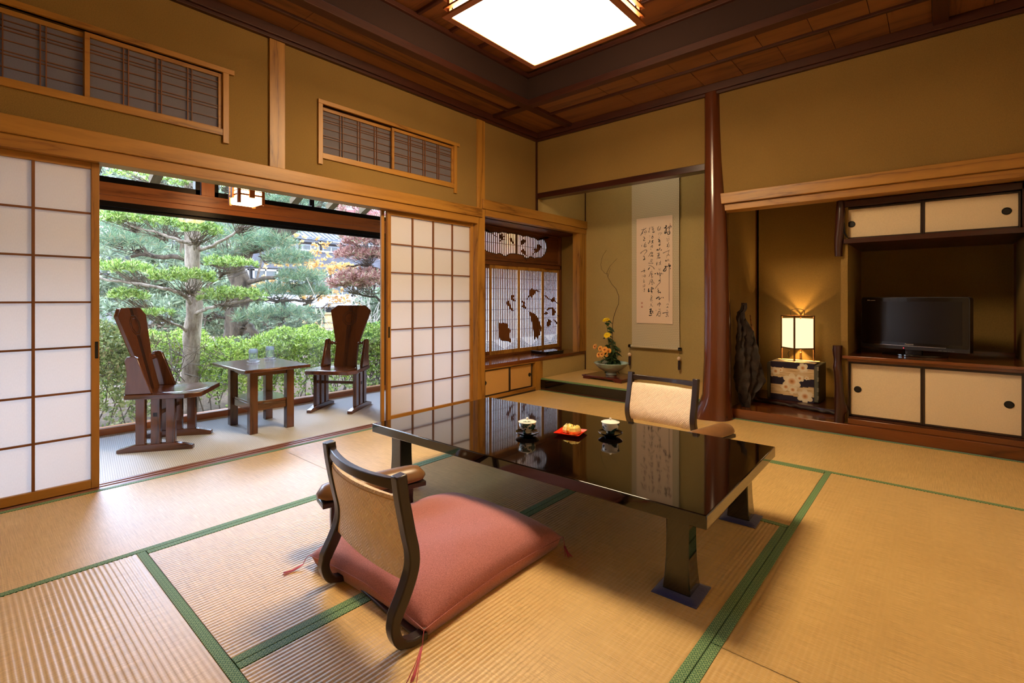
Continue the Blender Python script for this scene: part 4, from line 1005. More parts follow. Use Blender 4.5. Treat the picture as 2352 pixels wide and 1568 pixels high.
def leaf_mesh(mb, p, d, L, w, droop=.55):
    d = Vector(d).normalized(); s = d.cross(Vector((0,0,1)))
    s = s.normalized() if s.length > .05 else Vector((1,0,0)); up = s.cross(d)
    rl = random.uniform(-.9, .9); s, up = s*math.cos(rl) + up*math.sin(rl), up*math.cos(rl) - s*math.sin(rl)
    o = Vector(p); b = len(mb.v)
    prof = [(0,.06),(.18,.34),(.30,.30),(.42,.5),(.55,.40),(.68,.46),(.82,.28),(1,.02)]
    for t, k in prof:
        c = o + d*L*t - Vector((0,0,1))*droop*L*t*t
        mb.v += [tuple(c + s*w*k + up*w*.12), tuple(c - up*w*.05), tuple(c - s*w*k + up*w*.12)]
    for i in range(len(prof)-1):
        q = b+3*i; mb.f += [(q, q+1, q+4, q+3), (q+1, q+2, q+5, q+4)]
def petals(mb, c, ax, r, rings, n, tilt0, tilt1, w):
    ax = Vector(ax).normalized(); e1 = ax.orthogonal().normalized(); e2 = ax.cross(e1)
    for j in range(rings):
        tl = R(tilt0 + (tilt1-tilt0)*j/max(1, rings-1)); rr = r*(1 - .16*j)
        for k in range(n):
            a = 2*math.pi*(k + .5*j + random.uniform(-.15, .15))/n
            out = e1*math.cos(a) + e2*math.sin(a); side = ax.cross(out)
            dirv = out*math.cos(tl) + ax*math.sin(tl)
            b = len(mb.v); c0 = Vector(c)
            for t, q in ((.1, .3), (.6, 1), (.92, .8), (1, .15)):
                pp = c0 + dirv*rr*t + ax*rr*.12*math.sin(t*3)
                mb.v += [tuple(pp + side*w*q*.5), tuple(pp - side*w*q*.5)]
            mb.f += [(b, b+1, b+3, b+2), (b+2, b+3, b+5, b+4), (b+4, b+5, b+7, b+6)]
BASE = Vector((.61, .475, .255))
def flower(name, lab, head, ax, r, colr, group=None, leaves=(), small=False, cat='flower'):
    f = root(name, tuple(BASE), 0, lab, cat, group)
    h = Vector(head) - BASE
    o1 = Vector((random.uniform(-.012, .012), random.uniform(-.012, .012), 0))
    path = [o1*2, o1*2 + Vector((h.x*.15, h.y*.2, h.z*.35)), Vector((h.x*.7, h.y*.7, h.z*.75)), h]
    MB().tube(path, [.004, .0035, .003, .0022], 6).build('stem', stemm, f, smooth=180)
    mb = MB()
    if small:
        petals(mb, h, ax, r, 2, 13, 8, 30, r*.42)
        mb.build('petal_head', colr, f, smooth=180)
        MB().sphere(tuple(h + Vector(ax).normalized()*.009), r*.34, 10, 6, .6).build('flower_centre', plain('orange_centre', (150,70,20), .8), f, smooth=180)
    else:
        petals(mb, h, ax, r, 6, 20, -8, 62, r*.26)
        mb.build('petal_head', colr, f, smooth=180)
    for i, t in enumerate(leaves):
        lm = MB(); seg = min(int(t*3), 2); lt_ = t*3-seg
        p = path[seg].lerp(path[seg+1], lt_)
        a = random.uniform(0, 6.28); d = (math.cos(a), math.sin(a)*.8, .15)
        leaf_mesh(lm, p, d, random.uniform(.065, .09), random.uniform(.05, .07))
        lm.build('leaf', leafm, f, smooth=60)
    return f
yel = plain('yellow_petal', (250,216,20), .55)
orp = plain('orange_petal', (236,168,70), .55)
flower('yellow_chrysanthemum', 'tallest bright-yellow chrysanthemum in the celadon bowl', (.533, .475, .785), (-.1, -.35, .9), .047, yel, 'yellow chrysanthemums in the bowl', [.5, .58, .66, .74, .82, .9, .95, .3, .4])
flower('yellow_chrysanthemum', 'lower bright-yellow chrysanthemum halfway down the bowl arrangement', (.559, .455, .615), (.05, -.7, .6), .043, yel, 'yellow chrysanthemums in the bowl', [.35, .45, .55, .62, .7, .78, .85, .92])
OR_ = [((.409,.45,.473), 'orange daisy chrysanthemum reaching out furthest over the bowl rim', .030), ((.49,.43,.456), 'orange daisy chrysanthemum left of the largest bloom, upper row', .030),
       ((.56,.41,.448), 'largest orange daisy chrysanthemum in the middle of the upper row', .036), ((.603,.42,.436), 'orange daisy chrysanthemum right of the largest bloom, upper row', .030),
       ((.49,.40,.388), 'orange daisy chrysanthemum at the left of the lower row', .031), ((.535,.39,.396), 'orange daisy chrysanthemum in the middle of the lower row', .032), ((.592,.40,.392), 'small reddish-orange bud at the right of the lower row', .018)]
for h, lb, r in OR_:
    flower('orange_chrysanthemum', lb, h, (-.1 + (h[0]-.55)*1.5, -.85, .35), r*1.15, orp, 'orange chrysanthemums in the bowl', [.3, .55] , True)
fb = root('leafy_sprays', tuple(BASE), 0, 'cluster of dark green leaves at the foot of the flowers', 'leaves')
fl = MB()
for i in range(90):
    z = random.uniform(-.04, .24); a = random.uniform(0, 6.28); r = random.uniform(.0, .04)*(1 + .5*(z < .08))
    p = (.012 + r*math.cos(a), r*math.sin(a), z)
    leaf_mesh(fl, p, (math.cos(a), math.sin(a), random.uniform(-.2, .7)), random.uniform(.05, .085), random.uniform(.03, .045))
fl.build('leaves', leafm, fb, smooth=60, kind='stuff')
fs = MB()
for i in range(14):
    a = random.uniform(0, 6.28); fs.tube([(.02*math.cos(a), .02*math.sin(a), -.02), (.03*math.cos(a), .03*math.sin(a), .12), (.04*math.cos(a), .04*math.sin(a), .2+random.uniform(0, .1))], .0025, 5)
fs.build('stems', stemm, fb, kind='stuff')
tw = root('bare_branch', tuple(BASE), 0, 'tall thin winding bare twig rising from the flower bowl', 'branch')
TW = [(.533,1.577),(.483,1.511),(.463,1.414),(.477,1.359),(.522,1.313),(.55,1.304),(.566,1.263),(.615,1.184),(.664,1.135),(.697,1.048),(.691,.971),(.658,.905),(.626,.817),(.615,.738),(.62,.544),(.626,.317)]
def twig(pts, r0, r1):
    return MB().tube([(x-BASE.x, .01*math.sin(z*9), z-BASE.z) for x, z in pts], [r0 + (r1-r0)*i/(len(pts)-1) for i in range(len(pts))], 6)
twm = plain('brown_twig', (72,50,30), .7)
twig(TW, .0012, .004).build('stem', twm, tw, smooth=180)
twig([(.555,1.302),(.55,1.322),(.583,1.389),(.63,1.435),(.675,1.476)], .0026, .001).build('side_shoot', twm, tw, smooth=180)
twig([(.564,1.273),(.577,1.321),(.594,1.364)], .002, .001).build('side_shoot', twm, tw, smooth=180)

# writing box on the bay shelf, cupboard below
wbx = root('writing_box', (-.19, .33, .366), R(-6), 'flat black lacquer box lying on the bay window shelf', 'box')
MB().box(-.125, .125, -.155, .155, 0, .026).build('base', M['black_lacquer'], wbx, bevel=.003)
MB().box(-.129, .129, -.159, .159, .026, .036).build('lid', M['black_lacquer'], wbx, bevel=.003)
kb = root('floor_cupboard', (0, 0, 0), 0, 'low cupboard with two straw-coloured sliding doors under the bay window', 'cupboard')
straw = plain('straw_paper', (196,150,86), .8, noise=.05, nscale=160)
for (y0, y1, x, py) in ((-.945, -.565, -.012, -.935), (-.548, -.175, -.026, -.215)):
    d = MB().box(x-.012, x, y0+.014, y1-.014, .062, .30).build('door', straw, kb)
    MB().rect_hole(y0, y1, .048, .314, y0+.014, y1-.014, .062, .30, x-.012, x+.004).build('door_frame', M['dark_frame'], d, bevel=.0015, seg=1)
    a = MB().lathe([(.022, 0), (.022, .003), (.018, .004), (.016, .001), (.0001, .001)], 20).build('finger_pull', M['black_matte'], d, smooth=40)
    a.rotation_euler = (0, R(90), 0); a.location = (x+.001, py, .185)
MB().box(-.04, .006, -.957, -.148, .018, .048).build('bottom_rail', wood('cedar', 'y'), kb, bevel=.002)
MB().box(-.04, .004, -.957, -.148, .314, .326).build('top_rail', wood('cedar', 'y'), kb)
MB().box(-.04, .006, -.957, -.148, .0, .018).build('base_strip', M['dark_frame'], kb)
MB().box(-.43, -.04, -.957, -.148, .0, .326).build('carcass', M['dark_frame'], kb)

# ================================================================== ROOM FURNITURE
# ---- ceiling lantern
cl_ = root('ceiling_lantern', (1.70, -2.20, 2.60), 0, 'square wooden ceiling lantern glowing white over the low table', 'lamp')
hs_ = .405
lf = plain('lantern_frame_wood', (150,84,36), .5)
MB().rect_hole(-hs_, hs_, -hs_, hs_, -hs_+.032, hs_-.032, -hs_+.032, hs_-.032, 0, .018, 'x').build('tmp')
bpy.data.objects.remove(bpy.data.objects['tmp'])
def ring(z0, z1, h, w):
    m = MB()
    m.box(-h, h, -h, -h+w, z0, z1); m.box(-h, h, h-w, h, z0, z1); m.box(-h, -h+w, -h+w, h-w, z0, z1); m.box(h-w, h, -h+w, h-w, z0, z1)
    return m
ring(0, .014, hs_+.01, .040).build('bottom_frame', lf, cl_, bevel=.002)
for z in (.048, .10, .152, .204): ring(z, z+.012, hs_+.005, .024).build('side_slat', lf, cl_, bevel=.001)
for x in (-1, 1):
    for y in (-1, 1):
        MB().box(min(x*(hs_-.03), x*(hs_-.012)), max(x*(hs_-.03), x*(hs_-.012)), min(y*(hs_-.03), y*(hs_-.012)), max(y*(hs_-.03), y*(hs_-.012)), .012, .26).build('corner_post', lf, cl_)
MB().box(-hs_+.034, hs_-.034, -hs_+.034, hs_-.034, .006, .03).build('bottom_panel', emit('lantern_glow', LAMP, 1.0), cl_)
MB().box(-hs_+.036, hs_-.036, -hs_+.036, hs_-.036, .03, .235).build('side_diffuser', emit('lantern_side_glow', LAMP_SIDE, 1.0), cl_)
ring(.255, .27, hs_, .05).build('top_frame', lf, cl_)
MB().box(-hs_+.02, hs_-.02, -hs_+.02, hs_-.02, .265, .285).build('top_plate', lf, cl_)
for x in (-.3, .3): MB().box(x-.02, x+.02, -.3, .3, .285, .50).build('hanger', lf, cl_)

# ---- low lacquer table
tb = root('low_table', (1.92, -2.395, 0), R(1.3), 'large low black lacquer table with four flared legs', 'table')
bl = M['black_lacquer']
MB().box(-.908, .908, -.478, .478, .283, .330).build('tabletop', bl, tb, bevel=.004, seg=3)
MB().box(-.80, .80, -.375, .375, .268, .283).build('underframe', M['black_matte'], tb)
def flared_leg(sx, sy):
    m = MB(); n = 12
    for i in range(n+1):
        t = i/n; z = .012 + .262*t
        w = .036 + .013*(1-t)**2.6 + .004*t
        cx_, cy_ = 0, 0
        m.v += [(-w, -w, z), (w, -w, z), (w, w, z), (-w, w, z)]
    m.f = [(4*i+k, 4*i+(k+1) % 4, 4*i+4+(k+1) % 4, 4*i+4+k) for i in range(n) for k in range(4)] + [(3,2,1,0), (4*n, 4*n+1, 4*n+2, 4*n+3)]
    return m
lg = None
felt = plain('blue_felt', (15,18,84), .55, bumpy=.6, nscale=60, sheen=.4)
pm = MB()
pm.grid(lambda u, v: ((u-.5)*.158, (v-.5)*.158, .0125*(1-abs(2*u-1)**6)*(1-abs(2*v-1)**6) + .0006*math.sin(u*40)*math.sin(v*33)), 16, 16)
pm.box(-.077, .077, -.077, .077, 0, .002)
pads = ['front right leg of the low table', 'rear right leg of the low table', 'front left leg of the low table', 'rear left leg of the low table']
pad0 = None
for i, (sx, sy) in enumerate(((1, -1), (1, 1), (-1, -1), (-1, 1))):
    if lg is None:
        lg = flared_leg(1, 1).build('leg', bl, tb, bevel=.004); l_ = lg
    else:
        l_ = share(lg, tb)
    l_.location = (.785*sx, .37*sy, 0)
    wp = Matrix.Rotation(R(1.3), 3, 'Z') @ Vector((.785*sx, .37*sy, 0))
    if pad0 is None:
        pad0 = pm.build('felt_pad', felt, smooth=50); pd_ = pad0
    else:
        pd_ = pad0.copy(); COL.objects.link(pd_)
    pd_.location = (1.92 + wp.x, -2.395 + wp.y, .0005); pd_.rotation_euler = (0, 0, R((2, 3, -3, 1)[i]))
    tag(pd_, 'blue felt pad under the ' + pads[i], 'pad', 'felt pads under the table legs')

# ---- tea things
def cup_print():
    m, nt, b = mat_new('painted_porcelain')
    co = coords(nt, (1, 1, 1.6))
    nz = nd(nt, 'ShaderNodeTexNoise'); nz.inputs['Scale'].default_value = 34; nz.inputs['Detail'].default_value = 5; nz.inputs['Roughness'].default_value = .7
    nt.links.new(co, nz.inputs['Vector'])
    n2 = nd(nt, 'ShaderNodeTexNoise'); n2.inputs['Scale'].default_value = 14; nt.links.new(co, n2.inputs['Vector'])
    ink = mathn(nt, 'MULTIPLY', mathn(nt, 'GREATER_THAN', n2.outputs[0], .47), mathn(nt, 'GREATER_THAN', nz.outputs[0], .43))
    c = mixc(nt, ink, lin((236,232,226)), mixc(nt, nz.outputs[0], lin((24,44,70)), lin((52,104,104))))
    nt.links.new(c, b.inputs['Base Color']); b.inputs['Roughness'].default_value = .12; b.inputs['Coat Weight'].default_value = .3
    return m
cpm = cup_print(); porc = plain('white_porcelain', (240,236,230), .12, 0, .3)
pool = []
def teacup(x, y, rz, lab):
    c = root('teacup', (x, y, .3465), rz, lab, 'cup', 'lidded teacups on the low table')
    MB().lathe([(.021, 0), (.022, .008), (.024, .010), (.034, .017), (.041, .030), (.0425, .045), (.042, .054), (.0395, .054), (.039, .03), (.02, .014), (.0001, .013)], 32).build('bowl', cpm, c, smooth=50)
    l = MB().lathe([(.0455, .0535), (.046, .0555), (.036, .0605), (.018, .0638), (.006, .0648)], 32).build('lid', porc, c, smooth=50)
    MB().sphere((0, 0, .0705), .0066, 14, 10).lathe([(.004, .064), (.0035, .068)], 10).build('lid_knob', porc, l, smooth=180)
    lp = MB()
    for i in range(7):
        a = -.4 + i*.18; r0 = .014 + .004*(i % 3)
        lp.add([(r0*math.cos(a), r0*math.sin(a), .0642), (.036*math.cos(a-.06), .036*math.sin(a-.06), .0607), (.038*math.cos(a+.10), .038*math.sin(a+.10), .0602)], [(0,1,2)])
    lp.build('lid_painting', plain('teal_glaze', (50,104,100), .2), l)
    s = root('saucer', (x, y, .3305), 0, lab.replace('lidded', 'black lacquer saucer under the').replace(' on its saucer', ' cup') if False else None, 'saucer', 'lacquer saucers on the low table')
    MB().lathe([(.030, 0), (.032, .003), (.030, .006), (.045, .009), (.058, .016), (.0615, .020), (.0605, .0215), (.055, .018), (.04, .0145), (.0001, .0145)], 36).build('dish', bl, s, smooth=50)
    return c, s
c1, s1 = teacup(1.825, -2.515, R(-62), 'white lidded teacup with a dark painted lid, left of the red tray')
tag(s1, 'black lacquer saucer under the left teacup')
c2, s2 = teacup(2.145, -2.245, R(48), 'white lidded teacup with a mostly plain lid, right of the red tray')
tag(s2, 'black lacquer saucer under the right teacup')
ty = root('sweets_tray', (1.972, -2.345, .3305), R(14), 'small square red lacquer tray with two wrapped sweets', 'tray')
rl = plain('vermilion_lacquer', (206,36,14), .22, 0, .3)
tm_ = MB(); a0, a1 = .050, .068
tm_.v = [(-a0,-a0,0),(a0,-a0,0),(a0,a0,0),(-a0,a0,0),(-a1,-a1,.014),(a1,-a1,.014),(a1,a1,.014),(-a1,a1,.014),(-a1+.002,-a1+.002,.014),(a1-.002,-a1+.002,.014),(a1-.002,a1-.002,.014),(-a1+.002,a1-.002,.014),(-a0,-a0,.004),(a0,-a0,.004),(a0,a0,.004),(-a0,a0,.004)]
tm_.f = [(3,2,1,0)] + [(i, (i+1) % 4, 4+(i+1) % 4, 4+i) for i in range(4)] + [(4+i, 4+(i+1) % 4, 8+(i+1) % 4, 8+i) for i in range(4)] + [(8+i, 8+(i+1) % 4, 12+(i+1) % 4, 12+i) for i in range(4)] + [(12,13,14,15)]
tm_.build('dish', rl, ty)
def sweet(dx, dy, rz, lab):
    s = root('wrapped_sweet', (1.972+dx, -2.345+dy, .335), rz, lab, 'sweet', 'wrapped sweets on the red tray')
    m = MB(); n = 12; rr = random.Random(int(dx*1e4)+9)
    prof = [(.030, 0), (.034, .014), (.027, .030), (.013, .038)]
    for r, z in prof:
        for k in range(n):
            a = 2*math.pi*k/n; q = r*(1.12 if k % 2 else .86); m.v.append((q*math.cos(a)*.80, q*math.sin(a)*1.2, z + rr.uniform(-.001, .001) + (.003 if k % 2 else 0)))
    for i in range(3):
        for k in range(n): m.f.append((i*n+k, i*n+(k+1) % n, (i+1)*n+(k+1) % n, (i+1)*n+k))
    m.f += [tuple(range(n))[::-1], tuple(range(3*n, 4*n))]
    m.build('wrapper', plain('pale_yellow_wrapper', (236,214,120), .35, noise=.12, nscale=40), s)
    t = MB()
    for k in range(5):
        x, y = -.010 + .006*(k % 2) , -.016 + .008*k
        t.box(x, x+.006, y, y+.0025, .0395, .0402); t.box(x+.002, x+.0035, y-.002, y+.004, .0395, .0402)
    t.build('printed_characters', plain('dark_print', (46,38,24), .6), s)
    return s
sweet(-.022, .012, R(20), 'yellow wrapped sweet on the left half of the red tray')
sweet(.022, .004, R(-8), 'yellow wrapped sweet on the right half of the red tray')

# ---- legless floor chairs
def fabric_relief():
    m, nt, b = mat_new('cream_key_fabric')
    t = nd(nt, 'ShaderNodeTexCoord'); sp = nd(nt, 'ShaderNodeSeparateXYZ'); nt.links.new(t.outputs['Object'], sp.inputs[0])
    p = 1/.030
    u = mathn(nt, 'MULTIPLY', mathn(nt, 'ADD', sp.outputs[0], sp.outputs[2]), p); v = mathn(nt, 'MULTIPLY', mathn(nt, 'SUBTRACT', sp.outputs[0], sp.outputs[2]), p)
    chk = mathn(nt, 'FLOORED_MODULO', mathn(nt, 'ADD', mathn(nt, 'FLOOR', u), mathn(nt, 'FLOOR', mathn(nt, 'MULTIPLY', v, .5))), 2.0)
    su = mathn(nt, 'PINGPONG', mathn(nt, 'MULTIPLY', u, 5.0), 1.0); sv = mathn(nt, 'PINGPONG', mathn(nt, 'MULTIPLY', v, 5.0), 1.0)
    h = mathn(nt, 'ADD', mathn(nt, 'MULTIPLY', chk, su), mathn(nt, 'MULTIPLY', mathn(nt, 'SUBTRACT', 1.0, chk), sv))
    nz = nd(nt, 'ShaderNodeTexNoise'); nz.inputs['Scale'].default_value = 7; nt.links.new(t.outputs['Object'], nz.inputs['Vector'])
    c = mixc(nt, mathn(nt, 'MULTIPLY', h, .42), mixc(nt, nz.outputs[0], lin((234,206,176)), lin((240,216,190))), lin((252,238,220)))
    nt.links.new(c, b.inputs['Base Color']); b.inputs['Roughness'].default_value = .62
    bump(nt, b, h, .9, .002)
    return m
FAB = fabric_relief(); BRN = plain('dark_chair_wood', (42,28,26), .34, 0, .15)
BACK = [(-.030,.512),(-.020,.44),(.000,.34),(.014,.275),(.012,.225),(-.012,.165),(-.042,.110),(-.048,.070),(-.030,.030),(.005,.0145),(.03,.013),(.06,.013)]
def smooth_path(p, k=5):
    q = []
    for i in range(len(p)-1):
        p0, p1, p2, p3 = p[max(i-1, 0)], p[i], p[i+1], p[min(i+2, len(p)-1)]
        for j in range(k):
            t = j/k
            q.append(tuple(.5*((2*p1[a]) + (-p0[a]+p2[a])*t + (2*p0[a]-5*p1[a]+4*p2[a]-p3[a])*t*t + (-p0[a]+3*p1[a]-3*p2[a]+p3[a])*t**3) for a in range(2)))
    return q + [p[-1]]
BP = smooth_path(BACK)
def strip(x0, x1, path, th):
    """a flat bar of width x0..x1 and thickness th bent along a (y, z) path"""
    m = MB(); n = len(path)
    for i, (y, z) in enumerate(path):
        y2, z2 = path[min(i+1, n-1)]; y1, z1 = path[max(i-1, 0)]
        L = math.hypot(y2-y1, z2-z1); ny, nz = -(z2-z1)/L, (y2-y1)/L
        t = th(i/(n-1)) if callable(th) else th
        m.v += [(x0, y+ny*t/2, z+nz*t/2), (x1, y+ny*t/2, z+nz*t/2), (x1, y-ny*t/2, z-nz*t/2), (x0, y-ny*t/2, z-nz*t/2)]
    m.f = [(4*i+k, 4*i+(k+1) % 4, 4*i+4+(k+1) % 4, 4*i+4+k) for i in range(n-1) for k in range(4)] + [(3,2,1,0), (4*n-4, 4*n-3, 4*n-2, 4*n-1)]
    return m
def yat(z):
    zs = [p[1] for p in BP[:40]][::-1]; ys = [p[0] for p in BP[:40]][::-1]
    return float(np.interp(z, zs, ys))
def floor_chair(loc, rz, lab):
    r = root('floor_chair', loc, rz, lab, 'floor chair', 'legless floor chairs at the low table')
    for s in (-1, 1):
        a, b = sorted((s*.214, s*.250))
        strip(a, b, BP, lambda t: .036 if t < .55 else (.030 if t < .75 else .022)).build('side_post', BRN, r, bevel=.004)
    bow = lambda u: -.032*(1-(2*u-1)**2)
    tr = MB(); n = 14
    for i in range(n+1):
        u = i/n; x = -.214 + .428*u; y = yat(.48) + bow(u); k = .011
        for dy, z in ((-k, .463), (k, .463), (k, .497 - .006*math.sin(math.pi*u)), (-k, .497 - .006*math.sin(math.pi*u))):
            tr.v.append((x, y+dy, z))
    tr.f = [(4*i+k, 4*i+(k+1) % 4, 4*i+4+(k+1) % 4, 4*i+4+k) for i in range(n) for k in range(4)] + [(3,2,1,0), (4*n, 4*n+1, 4*n+2, 4*n+3)]
    tr.build('top_rail', BRN, r, bevel=.003)
    fp = MB(); nu, nv = 16, 14
    def pt(u, v, side):
        z = .190 + .252*v; x = -.216 + .432*u
        edge = 1 - (2*v-1)**8
        return (x, yat(z) + bow(u)*(.55 + .45*v) + side*(.004 + .009*edge) + (.006 if side > 0 else 0)*math.sin(math.pi*u), z)
    for side in (-1, 1): fp.grid(lambda u, v: pt(u, v, side), nu, nv)
    K = (nu+1)*(nv+1)
    ring_ = [i for i in range(nu+1)] + [(j)*(nu+1)+nu for j in range(1, nv+1)] + [nv*(nu+1)+i for i in range(nu-1, -1, -1)] + [j*(nu+1) for j in range(nv-1, 0, -1)]
    fp.f += [(a, b, b+K, a+K) for a, b in zip(ring_, ring_[1:] + ring_[:1])]
    pn = fp.build('back_panel', FAB, r, smooth=60)
    hm = MB().tube([pt(i/nu, .955, -1) for i in range(nu+1)], .0016, 5)
    hm.build('hem_seam', plain('hem_thread', (206,164,110), .8), pn)
    MB().box(-.235, .235, .03, .06, .004, .014).build('seat_board', BRN, r, bevel=.003)
    return r
floor_chair((1.99, -3.535, 0), R(-4.5), 'dark-framed floor chair with cream back, nearest the viewer with the pink cushion')
floor_chair((1.995, -1.33, 0), R(180-3), 'dark-framed floor chair with cream back, across the table before the alcove')
# cushion
def cushion_cloth():
    m, nt, b = mat_new('rose_crepe')
    t = nd(nt, 'ShaderNodeTexCoord')
    nz = nd(nt, 'ShaderNodeTexNoise'); nz.inputs['Scale'].default_value = 330; nz.inputs['Detail'].default_value = 3; nt.links.new(t.outputs['Object'], nz.inputs['Vector'])
    c = ramp(nt, nz.outputs[0], [(.3, lin((150,86,86))), (.7, lin((192,122,122)))])
    nt.links.new(c, b.inputs['Base Color']); b.inputs['Roughness'].default_value = .85; b.inputs['Sheen Weight'].default_value = .25
    bump(nt, b, nz.outputs[0], .4, .0012)
    return m
RC = cushion_cloth()
cu = root('floor_cushion', (1.90, -3.15, 0), R(1.5), 'plump rose-pink square floor cushion with corner tassels', 'cushion')
def cush(u, v, side):
    a, b = 2*u-1, 2*v-1
    pin = 1 - .045*(1-b*b); pin2 = 1 - .05*(1-a*a)
    x, y = .335*a*pin, .370*b*pin2
    k = (max(0, 1-abs(a)**3.6))**.52 * (max(0, 1-abs(b)**3.6))**.52
    bulge = lambda q, w: math.copysign(.028*max(0, (abs(q)-.72)/.28)*(1-abs(q)**10)*(1-w**4), q)
    x += bulge(a, b); y += bulge(b, a)
    zc = .048 - .010*abs(a*b)
    wr = .0022*math.sin(a*11+b*4)*math.sin(b*9)
    if side > 0: return (x, y, zc + .097*k + wr*k)
    return (x, y, max(.0015, zc - .075*min(1, k*3.2)))
cm = MB(); nn = 44
for s in (1, -1): cm.grid(lambda u, v: cush(u, v, s), nn, nn)
cm.build('cover', RC, cu, smooth=180, weld=True)
edge = [cush(i/nn, 0, 1) for i in range(nn+1)] + [cush(1, j/nn, 1) for j in range(1, nn+1)] + [cush(1-i/nn, 1, 1) for i in range(1, nn+1)] + [cush(0, 1-j/nn, 1) for j in range(1, nn)]
MB().tube([(p[0]*1.001, p[1]*1.001, p[2]) for p in edge + edge[:1]], .0018, 5).build('seam', RC, cu, smooth=180)
tas = plain('pink_thread', (196,84,98), .8)
for ca, cb in ((0,0),(1,0),(1,1),(0,1)):
    p = Vector(cush(ca, cb, 1)); d = Vector((2*ca-1, 2*cb-1, 0)).normalized()
    t = MB(); rr = random.Random(ca*2+cb)
    fall = {(0,0): (-.15, -1, .62), (1,0): (.62, -.78, 1.0), (1,1): (.75, -.65, .6), (0,1): (-.9, .1, .6)}[(ca, cb)]
    d = Vector((fall[0], fall[1], 0)).normalized(); fl_ = fall[2]
    for k in range(9):
        j = Vector((rr.uniform(-1,1), rr.uniform(-1,1), 0))
        perp = Vector((-d.y, d.x, 0))*rr.uniform(-1, 1)
        t.tube([p, p + d*.012 + Vector((0,0,-.006)), p + d*.024 + Vector((0,0,-.028)), Vector((p.x, p.y, 0)) + d*.038*fl_ + perp*.003 + Vector((0,0,.012)), Vector((p.x, p.y, 0)) + d*(.085 + rr.uniform(0,.02))*fl_ + perp*.008 + Vector((0,0,.003)), Vector((p.x, p.y, 0)) + d*(.13 + rr.uniform(0,.03))*fl_ + perp*.018 + Vector((0,0,.0025))], .0012, 4)
    t.build('tassel', tas, cu, smooth=180)
# armrests
def armrest(loc, rz, lab):
    r = root('armrest', loc, rz, lab, 'armrest', 'leather armrests beside the floor chairs')
    lea = plain('tan_leather', (128,92,60), .34, noise=.10, nscale=14)
    n, m = 18, 20; pd = MB(); L = .235
    for i in range(n+1):
        t = 2*i/n-1; x = L*t
        k = (1-abs(t)**7)**.5
        for q in range(m):
            a = 2*math.pi*q/m
            y = .063*math.cos(a)*(.30+.70*k); z = math.sin(a)
            pd.v.append((x + .0*k, y, .212 + (.052*z if z > 0 else .016*z)*(.25+.75*k) + .004*abs(t)**2))
    pd.f = [(i*m+k, i*m+(k+1) % m, (i+1)*m+(k+1) % m, (i+1)*m+k) for i in range(n) for k in range(m)] + [tuple(range(m))[::-1], tuple(range(n*m, n*m+m))]
    pd.build('pad', lea, r, smooth=70)
    MB().box(-.225, .225, -.052, .052, .178, .200).build('base_rail', BRN, r, bevel=.004)
    for s in (-1, 1):
        lgm = strip(-.016, .016, [(0, .180), (.006, .12), (-.004, .06), (0, .02)], .026); 
        lo = lgm.build('leg', BRN, r, bevel=.003); lo.location = (s*.165, 0, 0)
        fo_ = MB().box(-.018, .018, -.075, .055, 0, .022).build('foot', BRN, lo, bevel=.003)
    return r
armrest((1.545, -3.225, 0), R(76), 'tan leather armrest on dark legs beside the pink cushion')
armrest((2.365, -1.50, 0), R(78), 'tan leather armrest on dark legs beside the far floor chair')

